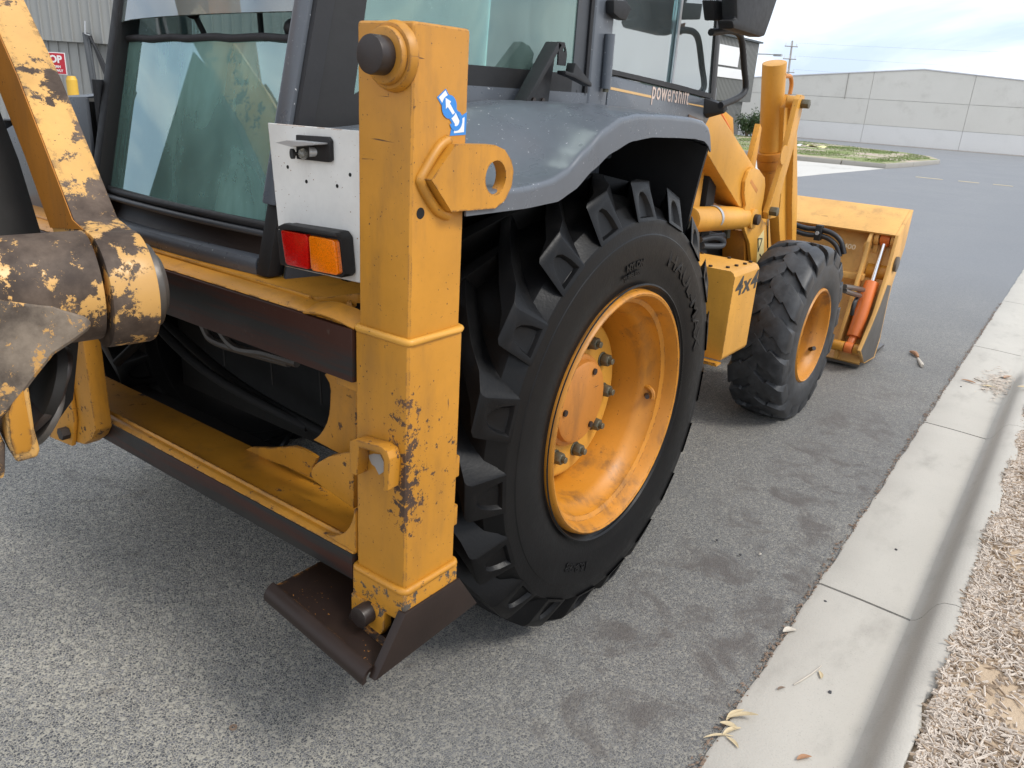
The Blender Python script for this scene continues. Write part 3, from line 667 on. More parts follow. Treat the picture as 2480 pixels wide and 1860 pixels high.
for x0, l, mt, y0 in ((-18.9, 'small white parked van far behind the bush', 'far_white', 55), (-21.2, 'rusty orange heap of scrap beside the far white van', 'far_orange', 57)):
    if 'van' in l:
        v_ = empty('parked_van', (x0, y0, 0), label=l, cat='van')
        bm = bm_new(); prism(bm, [(x0 - 1.2, .25), (x0 + 1.4, .25), (x0 + 1.4, .65), (x0 + 1.0, .75), (x0 + .6, 1.15), (x0 - 1.2, 1.15)], 'y', y0, y0 + 1.4); make('body', bm, mt, v_, bevel=.05)
        bm = bm_new(); prism(bm, [(x0 + .95, .76), (x0 + .62, 1.08), (x0 - .1, 1.08), (x0 - .1, .76)], 'y', y0 - .01, y0 + .02); make('window', bm, 'far_dark', v_)
        for xx in (x0 - .7, x0 + .9):
            bm = bm_new(); cyl(bm, (xx, y0 - .02, .27), (xx, y0 + .2, .27), .27, seg=16); make('wheel', bm, 'black_rubber', v_)
    else:
        bm = bm_new()
        for k in range(14): ico(bm, (x0 + random.gauss(0, .7), y0 + random.gauss(0, .4), random.uniform(.2, .8)), random.uniform(.2, .4), 1, .3)
        tag(make('scrap_heap', bm, mt, smooth=None), l, 'scrap')

# shrub by the clad building
def shrub(loc, h, n, label):
    t_ = empty('shrub', loc, label=label, cat='shrub'); rnd = random.Random(8); bm = bm_new(); tips = []
    for k in range(9):
        a = rnd.uniform(0, 6.3); r_ = rnd.uniform(.2, .75); tip = Vector((loc[0] + math.cos(a) * r_, loc[1] + math.sin(a) * r_, loc[2] + h * rnd.uniform(.6, 1)))
        tube(bm, [Vector(loc), Vector(loc).lerp(tip, .5) + Vector((0, 0, .12)), tip], [.03, .018, .006], 5, 2); tips.append(tip)
    make('stem', bm, 'bark', t_)
    bm = bm_new()
    for k in range(n):
        tp = rnd.choice(tips); c = Vector(loc).lerp(tp, rnd.uniform(.35, 1.05)) + Vector((rnd.gauss(0, .13), rnd.gauss(0, .13), rnd.gauss(0, .13)))
        L = rnd.uniform(.04, .09); w = L * .35; mt = Matrix.Translation(c) @ Matrix.Rotation(rnd.uniform(0, 6.3), 4, 'Z') @ Matrix.Rotation(rnd.uniform(-1.2, 1.2), 4, 'Y') @ Matrix.Rotation(rnd.uniform(-1, 1), 4, 'X')
        bm.faces.new([bm.verts.new(mt @ Vector(q)) for q in ((-L, 0, 0), (0, -w, .01), (L, 0, 0), (0, w, .01))])
    make('foliage', bm, 'leaf_green', t_, smooth=None, kind='stuff')
shrub((-12.75, 36.6, .12), 1.12, 2000, 'loose green shrub growing at the corner of the clad building')

# ------------------------------------------------------------------ the backhoe loader
BH = empty('backhoe_loader', (0, 0, 0), label='yellow backhoe loader with grey cab parked along the kerb', cat='backhoe loader')

# ---- wheels ---------------------------------------------------------------
def tyre_mesh(xo, width, rt, rb, prof, nlug, lug, zc, mirror):
    """carcass profile (offset from outer face, radius) plus shoulder-to-centre lugs"""
    bm = bm_new(); xc = xo - width / 2
    pr = [(xo - d, r_) for d, r_ in prof]; pr += [(2 * xc - x, r_) for x, r_ in pr[::-1][1:]]
    lathe_x(bm, pr, (0, 0), 144)
    for side in (1, -1):
        for k in range(nlug):
            ph0 = 2 * math.pi * (k + (.5 if side < 0 else .0)) / nlug + lug['phase']
            st = []
            for (d, dphi, wt, wb, rtop, rbase) in lug['st']:
                x = xc + side * (width / 2 - d); ph = ph0 - R(dphi)
                hw, hb = wt / rt / 2, wb / rt / 2
                P = []
                for (rr, da) in ((rbase, -hb), (rtop, -hw), (rtop, hw), (rbase, hb)):
                    tl = lug.get('tilt', 0) * max(0, rr - lug['st'][0][5]) * max(0, 1 - d / .07); P.append(bm.verts.new((x - side * tl, rr * math.cos(ph + da), rr * math.sin(ph + da))))
                st.append(P)
            for a, b in zip(st[:-1], st[1:]):
                for i in range(3): bm.faces.new((a[i], a[i + 1], b[i + 1], b[i]))
            bm.faces.new(st[-1])
            if not lug.get('pocket'):
                bm.faces.new(st[0][::-1]); continue
            # outer end of the lug with its U-shaped pocket
            (d, dphi, wt, wb, rtop, rbase) = lug['st'][0]; x = xc + side * (width / 2 - d); xi = x - side * .015
            I, J = [], []
            for (fr_, wf) in ((.10, .62), (.45, .56), (.72, .40), (.84, .16), (.84, -.16), (.72, -.40), (.45, -.56), (.10, -.62)):
                rr = lerp(rbase, rtop, fr_); hw = lerp(wb, wt, fr_) * wf / 2 / rr
                tl = side * lug.get('tilt', 0) * (rr - rbase); I.append(bm.verts.new((x - tl, rr * math.cos(ph0 - hw), rr * math.sin(ph0 - hw))))
                rr2 = lerp(rbase, rtop, .10 + (fr_ - .10) * .86); J.append(bm.verts.new((xi - tl * .8, rr2 * math.cos(ph0 - hw * .8), rr2 * math.sin(ph0 - hw * .8))))
            O = st[0]      # base-, top-, top+, base+
            bm.faces.new((O[0], O[1], I[3], I[2], I[1], I[0])); bm.faces.new((O[1], O[2], I[4], I[3])); bm.faces.new((O[2], O[3], I[7], I[6], I[5], I[4])); bm.faces.new((O[3], O[0], I[0], I[7]))
            for i in range(8): bm.faces.new((I[i], I[(i + 1) % 8], J[(i + 1) % 8], J[i]))
            bm.faces.new(J)
    for v in bm.verts:
        v.co.z += zc
        if v.co.z < .004: v.co.x += (v.co.x - xc) * (.004 - v.co.z) * 1.2; v.co.z = .004
    return bm

def wheel(name, side, y0, xo, zc, front, parent):
    w = empty(name, parent=parent)
    if not front:
        prof = [(.048, .368), (.030, .384), (.029, .392), (.022, .402), (.016, .408), (.017, .416), (.009, .44), (.003, .47), (0.0, .505), (.002, .54), (.0025, .556), (.0045, .558), (.007, .585), (.009, .600), (.026, .610), (.05, .635), (.085, .645), (.15, .652), (.205, .655)]
        lug = dict(phase=R(89), tilt=.42, pocket=.017, st=[(.003, 0, .104, .132, .688, .598), (.008, .3, .106, .136, .700, .600), (.020, 1.2, .100, .134, .704, .605), (.07, 5.5, .082, .120, .704, .63), (.12, 11, .066, .10, .705, .64), (.18, 18.5, .058, .09, .706, .645), (.235, 26, .052, .08, .704, .648)])
        bm = tyre_mesh(xo, .41, .70, .655, prof, 19, lug, zc, side); mt = 'rubber'
    else:
        prof = [(.040, .243), (.022, .253), (.008, .275), (.0, .315), (.0, .36), (.008, .40), (.018, .425), (.035, .445), (.09, .462), (.155, .466)]
        lug = dict(phase=R(4), st=[(.004, 0, .100, .135, .435, .39), (.010, .6, .118, .14, .455, .40), (.024, 2.0, .122, .142, .468, .415), (.06, 6.5, .116, .130, .478, .43), (.082, 9.0, .104, .12, .480, .44), (.095, 8.0, .100, .115, .481, .44), (.13, 12, .108, .12, .483, .445), (.175, 18, .100, .112, .483, .45)])
        bm = tyre_mesh(xo, .31, .48, .455, prof, 17, lug, zc, side); mt = 'rubber_front'
    def put(bm): 
        for v in bm.verts: v.co.x *= side; v.co.y += y0
        if side < 0: bmesh.ops.reverse_faces(bm, faces=bm.faces)
        return bm
    make('tyre', put(bm), mt, w, smooth=32, bevel=.0045 if not front else .005)
    bm = bm_new()
    if not front:
        pr = [(1.010, .392), (1.030, .388), (1.036, .381), (1.033, .374), (1.020, .368), (1.004, .363), (.992, .359), (.984, .345), (.955, .340), (.940, .325), (.915, .312), (.70, .306), (.64, .37)]
        lathe_x(bm, pr, (0, zc), 120); make('rim', put(bm), 'yellow_rim', w, smooth=40)
        bm = bm_new(); pr = [(.705, .307), (.74, .296), (.80, .282), (.832, .270), (.843, .262), (.848, .250), (.849, .17), (.849, .0001)]
        lathe_x(bm, pr, (0, zc), 96); make('wheel_disc', put(bm), 'yellow_clean', w, smooth=40)
        bm = bm_new(); pr = [(.848, .155), (.862, .153), (.866, .146), (.866, .138), (.885, .134), (.890, .125), (.891, .0001)]
        lathe_x(bm, pr, (0, zc), 72); hc = make('hub_cover', put(bm), 'salmon', w, smooth=35)
        for k in range(3):
            a = R(62 + 120 * k); c = (.107 * math.cos(a), zc + .107 * math.sin(a)); bm = bm_new(); cyl(bm, (.889, *c), (.897, *c), .0105, seg=12); cyl(bm, (.8965, *c), (.8975, *c), .005, seg=6); make('cover_screw', put(bm), 'pin_steel', w)
        for k in range(10):
            a = R(-5 + 36 * k); c = (.193 * math.cos(a), zc + .193 * math.sin(a))
            bm = bm_new(); cyl(bm, (.848, *c), (.853, *c), .025, seg=20); cyl(bm, (.853, *c), (.880, *c), .0225, .020, seg=6); cyl(bm, (.880, *c), (.893, *c), .011, seg=12); make('lug_nut', put(bm), 'bolt', w, bevel=.0012, seg=1)
        bm = bm_new(); a = R(-8); c = Vector((.945, .338 * math.cos(a), zc + .338 * math.sin(a))); tube(bm, [c, c - Vector((-.02, .03 * math.cos(a), .03 * math.sin(a)))], .008, 8); make('valve', put(bm), 'pin_steel', w)
        bm = bm_new(); pts = [(.955, (.337 - .012) * math.cos(a + q), zc + (.337 - .012) * math.sin(a + q)) for q in (0,)]
        tube(bm, [(.945 + .03 * math.cos(t_), (.333) * math.cos(a + .085 * math.sin(t_)), zc + .333 * math.sin(a + .085 * math.sin(t_))) for t_ in [i * math.pi / 8 - .3 for i in range(10)]], .009, 8); make('valve_guard', put(bm), 'yellow_rim', w)
        if side > 0:
            def ring_text(txt, size, r_, phi0, mat, name_, sx=1.0, bold=0, xk=1.066):
                tb = text_bm(txt, size, bold, .0012, sx)
                bmesh.ops.triangulate(tb, faces=tb.faces)
                for v in tb.verts:
                    s_, t_, e_ = v.co.x, v.co.y, v.co.z; rr = r_ + t_; ph = R(phi0) - s_ / r_
                    v.co = Vector((xk + e_ - .9 * max(0, rr - .515) ** 1.3, y0 + rr * math.cos(ph), zc + rr * math.sin(ph)))
                make(name_, tb, mat, w, smooth=None)
            ring_text('HAUL-MAX', .066, .478, 70, 'rubber', 'sidewall_lettering', 1.42, .001, 1.0405)
            ring_text('NYLON', .026, .47, 101, 'rubber', 'sidewall_lettering', 1.1, .0012, 1.0405)
            ring_text('TUBELESS', .020, .445, 103, 'rubber', 'sidewall_lettering', 1.1, .0008, 1.0395)
            ring_text('16.9-28', .040, .48, -105, 'rubber', 'sidewall_lettering', 1.2, .001, 1.0405)
            bm = bm_new(); lathe_x(bm, [(1.030, .402), (1.036, .407), (1.034, .412)], (y0, zc), 96); make('bead_ridge', bm, 'rubber', w)
    else:
        pr = [(.958, .262), (.976, .258), (.984, .250), (.980, .243), (.965, .238), (.945, .232), (.93, .218), (.90, .212), (.78, .205), (.70, .195), (.68, .15), (.665, .0001)]
        lathe_x(bm, pr, (0, zc), 96); make('rim', put(bm), 'yellow_rim', w, smooth=40)
        bm = bm_new(); lathe_x(bm, [(.67, .10), (.74, .095), (.75, .085), (.78, .06), (.785, .0001)], (0, zc), 40); make('hub_cover', put(bm), 'salmon', w)
        for k in range(8):
            a = R(20 + 45 * k); c = (.125 * math.cos(a), zc + .125 * math.sin(a)); bm = bm_new(); cyl(bm, (.67, *c), (.71, *c), .017, seg=6); make('lug_nut', put(bm), 'bolt', w)
        bm = bm_new(); a = R(-35); c = (.225 * math.cos(a), zc + .225 * math.sin(a)); cyl(bm, (.925, *c), (.955, c[0] * .85, zc + (c[1] - zc) * .85), .012, seg=10); make('valve', put(bm), 'pin_steel', w)
    return w
wheel('rear_wheel', 1, 0.0, 1.040, .675, False, BH)
wheel('rear_wheel', -1, 0.0, 1.040, .675, False, BH)
wheel('front_wheel', 1, 2.228, .990, .455, True, BH)
wheel('front_wheel', -1, 2.228, .990, .455, True, BH)

# ---- stabiliser post ---------------------------------------------------------------
SP = empty('stabiliser', parent=BH)
bm = bm_new(); box(bm, .872, 1.018, -.937, -.780, .7, 1.700); make('inner_tube', bm, 'yellow', SP, bevel=.010, seg=3)
bm = bm_new(); box(bm, .866, 1.024, -.944, -.774, .505, 1.108); make('outer_sleeve', bm, 'yellow_sleeve', SP, bevel=.012, seg=3)
def rect_bead(name, x0, x1, y0, y1, z, r_, mat):
    c = .012; pts = []
    for cx, cy, a in ((x1 - c, y1 - c, 0), (x0 + c, y1 - c, 90), (x0 + c, y0 + c, 180), (x1 - c, y0 + c, 270)):
        for k in range(5): pts.append((cx + c * math.cos(R(a + k * 22.5)), cy + c * math.sin(R(a + k * 22.5)), z))
    bm = bm_new(); tube(bm, pts, r_, 8, 3, closed=True) if False else tube(bm, pts, r_, 8, closed=True)
    for v in bm.verts: v.co += Vector((math.sin(v.co.x * 310 + v.co.z * 400), math.sin(v.co.y * 330), math.sin(v.co.x * 290 + v.co.y * 270))) * .0007
    make(name, bm, mat, SP, smooth=60)
rect_bead('weld_bead', .868, 1.022, -.941, -.776, 1.108, .0085, 'yellow_clean')
bm = bm_new(); box(bm, .858, 1.031, -.952, -.766, .438, .520); make('collar', bm, 'yellow_collar', SP, bevel=.010, seg=3)
rect_bead('weld_bead', .864, 1.026, -.946, -.772, .520, .010, 'yellow_scuffed')
# pin and boss at the head
bm = bm_new(); cyl(bm, (.972, -.937, 1.640), (.972, -.955, 1.640), .062, .056, 36); cyl(bm, (.972, -.955, 1.640), (.972, -.968, 1.640), .050, .048, 36); bs = make('pin_boss', bm, 'yellow', SP, bevel=.003)
bm = bm_new(); cyl(bm, (.972, -.955, 1.640), (.972, -1.000, 1.640), .0335, seg=36); make('pin', bm, 'pin_steel', SP, bevel=.004)
# lifting eye on the side
eye = [(-0.845,1.493),(-0.725,1.49),(-0.691,1.48),(-0.666,1.458),(-0.656,1.435),(-0.66,1.405),(-0.681,1.376),(-0.714,1.362),(-0.852,1.366),(-0.911,1.429)]
hc_ = [(-0.716,1.425)][0]
bm = bm_new(); prism(bm, eye, 'x', 1.0185, 1.046, circle(hc_, .0345, 28)); ey = make('lifting_eye', bm, 'yellow', SP)
bm = bm_new(); q = [(1.02,-0.839,1.498),(1.02,-0.869,1.483),(1.02,-0.911,1.435),(1.02,-0.915,1.424),(1.02,-0.894,1.395),(1.02,-0.864,1.366),(1.02,-0.833,1.354)]; tube(bm, q, .011, 8, 3); make('weld_bead', bm, 'yellow', SP, smooth=60)
bm = bm_new(); prism(bm, circle([(-0.911,1.364)][0], .011, 16), 'x', 1.0182, 1.0187); make('drain_hole', bm, 'chassis', SP)
# blue and white crane-hook sticker
st_o = [(-0.849,1.591),(-0.873,1.575),(-0.827,1.528),(-0.833,1.506),(-0.786,1.508),(-0.785,1.55),(-0.803,1.542)]
cxm = sum(p_[0] for p_ in st_o) / 7; czm = sum(p_[1] for p_ in st_o) / 7
bm = bm_new(); prism(bm, st_o, 'x', 1.0182, 1.0190); dc = make('arrow_sticker', bm, 'decal_blue', BH, smooth=None)
st_i = [(-0.85,1.588),(-0.868,1.575),(-0.82,1.528),(-0.822,1.511),(-0.792,1.513),(-0.792,1.541),(-0.807,1.534)]
bm = bm_new(); prism(bm, st_i, 'x', 1.0190, 1.0194); make('arrow_face', bm, 'decal_white', dc, smooth=None)
ri = [(-0.838,1.559),(-0.813,1.534)]
bm = bm_new(); prism(bm, circle(ri[0], .0215, 24), 'x', 1.0194, 1.0197); make('roundel', bm, 'decal_blue', dc, smooth=None)
bm = bm_new(); c0, c1 = ri[0]; prism(bm, [(c0 - .012, c1 + .016), (c0 + .004, c1 + .010), (c0 + .001, c1 + .006), (c0 + .016, c1 - .010), (c0 + .010, c1 - .014), (c0 - .005, c1 + .0), (c0 - .010, c1 - .004)], 'x', 1.0197, 1.0200); make('roundel_arrow', bm, 'decal_white', dc, smooth=None)
bm = bm_new(); c0, c1 = ri[1][0] - .004, ri[1][1]; o_ = arc((c0, c1), .019, -160, 70, 14); i_ = arc((c0, c1), .010, -160, 70, 14); prism(bm, o_ + i_[::-1], 'x', 1.0194, 1.0197); make('hook_mark', bm, 'decal_blue', dc, smooth=None)
# strap pocket on the rear face
bm = bm_new()
bk = [(0.885,0.862),(0.905,0.872),(0.982,0.88),(1,0.874),(1.007,0.859),(1.003,0.785),(0.988,0.778),(0.989,0.851),(0.98,0.864),(0.915,0.857),(0.906,0.785),(0.884,0.787)]
prism(bm, bk, 'y', -.9445, -.978); make('lock_bracket', bm, 'yellow_scuffed', SP, bevel=.002)
bm = bm_new(); prism(bm, [(0.909,0.825),(0.925,0.834),(0.945,0.839),(0.956,0.825),(0.957,0.801),(0.942,0.788),(0.929,0.804),(0.919,0.806),(0.912,0.816)], 'y', -.9446, -.9450); make('primer_patch', bm, 'pole_grey', SP, smooth=None)
for zz, yy in ((.735, -.762), (.605, -.762)):
    bm = bm_new(); box(bm, .985, 1.008, -.776, yy + .014, zz, zz + .055); make('stop_lug', bm, 'yellow_scuffed', SP, bevel=.004)
# foot: tang, pin and pad
bm = bm_new(); prism(bm, [(.862, .45), (.972, .45), (.972, .40), (.955, .37), (.875, .37), (.862, .40)], 'y', -.958, -.932); make('foot_tang', bm, 'yellow_collar', SP, bevel=.003)
bm = bm_new(); prism(bm, [(.868, .45), (.965, .45), (.965, .40), (.95, .37), (.88, .37), (.868, .40)], 'y', -.80, -.78); make('foot_tang', bm, 'yellow_collar', SP, bevel=.003)
bm = bm_new(); cyl(bm, (.920, -.990, .425), (.920, -.74, .425), .026, seg=28); make('foot_pin', bm, 'pin_steel', SP, bevel=.003)
PD = empty('foot_pad', parent=BH)
bm = bm_new(); xz = [(.655, .424), (.705, .412), (.875, .382), (1.0, .352)]
prism(bm, [(.668, .420), (1.012, .358), (1.015, .344), (.668, .404)], 'y', -1.035, -.69); make('pad_floor', bm, 'pad_paint', PD, bevel=.004)
bm = bm_new()
def lipf(u, v):
    x = lerp(.668, 1.014, u); zt = lerp(.420, .358, u); a = R(lerp(90, 200, v)); return (x, -1.035 + .018 * math.cos(a), zt - .018 + .018 * math.sin(a))
grid(bm, 2, 10, lipf); solid(bm, -.012); make('pad_lip', bm, 'steel_dark', PD, smooth=50)
bm = bm_new()
fl = [(-1.048, .346), (-.690, .360), (-.765, .472), (-.955, .474)]
prism(bm, fl, 'x', 1.014, 1.038); make('pad_flap', bm, 'steel_dark', PD, bevel=.004)
bm = bm_new(); box(bm, .87, .90, -.92, -.70, .368, .475); make('pad_lug', bm, 'pad_paint', PD, bevel=.006)
bm = bm_new(); tube(bm, [(.862, -.955, .386), (.94, -.957, .372), (1.0, -.957, .362)], .012, 8); make('weld_bead', bm, 'pad_paint', PD)

# ---- rear frame with its two slide rails ---------------------------------------------------------------
RF = empty('slide_frame', parent=BH)
bm = bm_new(); box(bm, -1.05, .8655, -.950, -.928, .983, 1.104); make('upper_rail', bm, 'rail_steel', RF, bevel=.004)
bm = bm_new(); prism(bm, [(-.9275, 1.090), (-.9275, 1.104), (-.945, 1.106), (-.930, 1.114), (-.89, 1.121), (-.89, 1.095)], 'x', -1.05, .865); make('upper_rail_cap', bm, 'yellow', RF, bevel=.003)
bm = bm_new(); prism(bm, [(-1.05, -.888), (.635, -.888), (.665, -.878), (.685, -.85), (.70, -.78), (.74, -.75), (.862, -.74), (.862, -.60), (-1.05, -.60)], 'z', 1.098, 1.122); make('deck_plate', bm, 'yellow', RF, bevel=.002)
bm = bm_new(); tube(bm, [(-1.05, -.889, 1.121), (.2, -.889, 1.122), (.66, -.889, 1.121)], .006, 6); make('weld_bead', bm, 'yellow', RF, smooth=60)
bm = bm_new()
def curl(u, v): return (lerp(.70, .866, u), lerp(-.945, -.89, v) - .012 * math.sin(u * 3.1), 1.105 + .016 * math.sin(v * 1.6) + .016 * math.sin(u * 3.1))
grid(bm, 10, 4, curl); solid(bm, .004); make('corner_flange', bm, 'yellow', RF, smooth=60)
bm = bm_new(); box(bm, -1.05, .858, -.950, -.930, .480, .550); make('lower_rail', bm, 'rail_steel', RF, bevel=.004)
bm = bm_new(); prism(bm, [(-.9295, .535), (-.948, .5505), (-.935, .560), (-.915, .562), (-.905, .556), (-.755, .552), (-.755, .536)], 'x', -1.05, .8575); make('lower_plate', bm, 'yellow_scuffed', RF, bevel=.003)
bm = bm_new(); tube(bm, [(-1.05, -.918, .561), (.0, -.918, .562), (.82, -.918, .561)], .0075, 6); make('weld_bead', bm, 'yellow_scuffed', RF, smooth=60)
# curved gusset running up to the post
bm = bm_new(); pts = [(.8655, .5565), (.8655, .66)] + arc((.745, .68), .118, -3, -88, 9)
prism(bm, pts, 'y', -.946, -.932); make('gusset', bm, 'yellow_scuffed', RF, bevel=.002)
bm = bm_new(); prism(bm, [(0.765,0.757),(0.725,0.739),(0.671,0.71),(0.626,0.676),(0.606,0.65),(0.604,0.633),(0.615,0.621),(0.669,0.614),(0.763,0.597)], 'y', -.858, -.835); make('gusset', bm, 'yellow_scuffed', RF, bevel=.004)
# end plate with the big rounded opening, and the folded upright beside the post
op = [(0.711,0.693),(0.665,0.69),(0.63,0.692),(0.546,0.697),(0.57,0.717),(0.585,0.736),(0.602,0.763),(0.611,0.789),(0.616,0.821),(0.619,0.856),(0.615,0.877),(0.597,0.894),(0.624,0.918),(0.714,0.941)]
bm = bm_new(); prism(bm, op, 'y', -.800, -.788); make('end_plate', bm, 'yellow_scuffed', RF, bevel=.002)
bm = bm_new(); cyl(bm, (.835, -.845, .556), (.835, -.845, .99), .030, seg=20); box(bm, .835, .8655, -.875, -.815, .556, .99); make('upright', bm, 'salmon', RF, smooth=50)
bm = bm_new(); box(bm, .79, .8655, -.929, -.80, .955, .982); make('rail_bracket', bm, 'yellow', RF, bevel=.003)
bm = bm_new(); prism(bm, [(0.195,0.542),(0.241,0.568),(0.336,0.597),(0.442,0.637),(0.49,0.64),(0.536,0.634),(0.514,0.598),(0.517,0.574),(0.564,0.566),(0.407,0.561)], 'y', -.780, -.770); make('stiffener', bm, 'yellow_scuffed', RF)
# sliding carriage clamp on the left and its bolts
CG = empty('carriage', parent=BH)
cl = [(-0.381,0.77),(-0.251,0.859),(-0.223,0.846),(-0.219,0.548),(-0.25,0.51),(-0.305,0.473),(-0.382,0.459),(-0.476,0.456)]
bm = bm_new(); prism(bm, cl, 'y', -.952, -1.005); make('clamp_plate', bm, 'yellow_scuffed', CG, bevel=.006)
bm = bm_new(); prism(bm, [(-0.416,0.777),(-0.317,0.84),(-0.319,0.555),(-0.358,0.455),(-0.512,0.438)], 'y', -1.006, -1.02); make('clamp_pad', bm, 'yellow_scuffed', CG, bevel=.004)
for (a, b, r_, l) in (((-.36, .74), (-1.02, -1.06), .025, 0), ((-.37, .50), (-1.02, -1.045), .02, 0)):
    bm = bm_new(); cyl(bm, (a[0], b[0], a[1]), (a[0], b[1], a[1]), r_, seg=6); make('clamp_bolt', bm, 'pin_steel', CG)
bm = bm_new(); box(bm, -.95, -.30, -.99, -.952, .62, .98); make('back_plate', bm, 'boom_inner', CG, bevel=.01)
# chassis, axle and hoses in a shade-dark colour, with pipework seen through the frame
CH = empty('chassis', parent=BH)
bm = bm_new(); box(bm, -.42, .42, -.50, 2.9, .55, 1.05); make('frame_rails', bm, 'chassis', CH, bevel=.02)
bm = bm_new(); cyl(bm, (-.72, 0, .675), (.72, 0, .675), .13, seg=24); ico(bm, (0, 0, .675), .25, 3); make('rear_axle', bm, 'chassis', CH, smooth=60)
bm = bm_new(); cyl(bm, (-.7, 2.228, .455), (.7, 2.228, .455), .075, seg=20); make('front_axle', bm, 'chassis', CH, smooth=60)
bm = bm_new(); box(bm, -.62, .62, -.47, -.44, .45, 1.09); make('cavity_backing', bm, 'under_dark', CH)  # added dark sheet that paints the shade at the back of the cavity
bm = bm_new(); prism(bm, [(-.74, .42), (-.60, .42), (-.60, .47), (-.74, .47)], 'x', -.9, .80); make('cross_beam', bm, 'under_dark', CH, bevel=.004)
bm = bm_new(); tube(bm, [(-0.027,-0.75,0.911),(0.003,-0.75,0.866),(0.028,-0.75,0.846),(0.089,-0.75,0.841),(0.189,-0.75,0.846),(0.393,-0.75,0.861)], .012, 8, 4); make('hydraulic_pipe', bm, 'steel_bare', CH)
bm = bm_new(); tube(bm, [(0.088,-0.77,0.927),(0.123,-0.77,0.885),(0.161,-0.77,0.863),(0.209,-0.77,0.858),(0.313,-0.77,0.874),(0.453,-0.77,0.881)], .012, 8, 4); make('hydraulic_pipe', bm, 'steel_bare', CH)
for xx in (-.06, .18, .4):
    bm = bm_new(); tube(bm, [(xx, -.66, 1.05), (xx + .015, -.66, .72)], .003, 6); make('bracket_rod', bm, 'under_dark', CH)
for hp in ([(-.75, -.70, .98), (-.45, -.72, .86), (-.1, -.70, .70), (.30, -.62, .60)], [(-.75, -.66, .94), (-.40, -.66, .80), (0, -.64, .66), (.5, -.6, .58)], [(-.6, -.72, 1.05), (-.35, -.76, .95), (-.30, -.78, .80), (-.45, -.8, .66)]):
    bm = bm_new(); tube(bm, hp, .015, 8, 5); make('hydraulic_hose', bm, 'chassis', CH, smooth=60)
bm = bm_new(); tube(bm, [(.71, -.80, 1.10), (.735, -.84, 1.115), (.745, -.83, 1.07)], .006, 6, 4); make('cable', bm, 'yellow', CH)

# ---- white lamp board --------------------------------------------------------------------------------
LB = empty('lamp_board', parent=BH)
wpl = [(0.504,1.493),(0.628,1.497)]; wpb = [(0.534,1.184),(0.545,1.172),(0.649,1.175)]
bm = bm_new(); prism(bm, [wpl[0], (.871, wpl[1][1] + .003), (.871, 1.182), wpb[2], wpb[1], wpb[0]], 'y', -.868, -.862); make('panel', bm, 'white_panel', LB, bevel=.001, seg=1)
for q in [(0.57,1.403),(0.633,1.378),(0.734,1.38),(0.775,1.408)]:
    bm = bm_new(); prism(bm, circle(q, .0042, 12), 'y', -.8683, -.8688); make('bolt_hole', bm, 'chassis', LB, smooth=None)
hs = [(0.605,1.284),(0.619,1.29),(0.78,1.291),(0.793,1.282),(0.8,1.2),(0.794,1.195),(0.587,1.188),(0.582,1.197)]
bm = bm_new(); prism(bm, [(0.579,1.271),(0.601,1.283),(0.771,1.291),(0.784,1.279),(0.793,1.201),(0.782,1.192),(0.574,1.184),(0.567,1.26)], 'y', -.8685, -.905); make('lamp_housing', bm, 'black_plastic', LB, bevel=.006)
bm = bm_new(); prism(bm, [(0.593,1.277),(0.62,1.289),(0.788,1.293),(0.793,1.285),(0.67,1.279),(0.599,1.273)], 'y', -.905, -.925); make('lamp_hood', bm, 'black_plastic', LB, bevel=.004)
bm = bm_new(); prism(bm, [(0.602,1.268),(0.607,1.272),(0.688,1.274),(0.694,1.269),(0.693,1.198),(0.688,1.197),(0.622,1.195),(0.614,1.199)], 'y', -.9055, -.920); make('red_lens', bm, 'lens_red', LB, bevel=.006)
bm = bm_new(); prism(bm, [(0.697,1.27),(0.702,1.274),(0.774,1.276),(0.782,1.272),(0.791,1.206),(0.783,1.201),(0.71,1.197),(0.702,1.201)], 'y', -.9055, -.920); make('amber_lens', bm, 'lens_amber', LB, bevel=.006)
bm = bm_new(); prism(bm, [(0.613,1.476),(0.716,1.48),(0.725,1.473),(0.726,1.433),(0.718,1.428),(0.613,1.425)], 'y', -.8682, -.878); make('plate_lamp_base', bm, 'black_plastic', LB, bevel=.002)
c3 = [(0.646,-0.885,1.439),(0.666,-0.885,1.445)]
bm = bm_new(); ico(bm, c3[0], .0115, 2); make('bulb', bm, 'bulb_glass', LB, smooth=80)
bm = bm_new(); cyl(bm, c3[1], (c3[1][0] + .012, -.868, c3[1][2]), .010, seg=16); make('bulb_socket', bm, 'galvanised', LB)
bm = bm_new(); r4 = [(0.59,-0.878,1.458),(0.717,-0.878,1.468)]; prism(bm, [(r4[0][0], r4[0][2]), (r4[0][0] + .04, r4[0][2] + .008), (r4[1][0], r4[1][2]), (r4[1][0], r4[1][2] - .003), (r4[0][0] + .05, r4[0][2] - .004)], 'y', -.868, -.915); make('reflector_shade', bm, 'galvanised', LB)
c4 = [(0.611,-0.89,1.436),(0.635,-0.89,1.449)]
bm = bm_new(); cyl(bm, c4[0], (c4[0][0] + .002, -.884, c4[0][2]), .011, seg=16); cyl(bm, (c4[0][0], -.886, c4[0][2]), (c4[0][0] + .01, -.868, c4[0][2]), .004, seg=8); make('rubber_stop', bm, 'black_rubber', LB)
bm = bm_new(); tube(bm, [(.862, -.880, 1.515), (.864, -.884, 1.45), (.866, -.882, 1.36)], .004, 6, 4)
for k in range(26): cyl(bm, (.8635, -.8835, 1.36 + k * .006), (.8635, -.8835, 1.363 + k * .006), .0062, seg=8)
make('conduit', bm, 'black_plastic', LB)

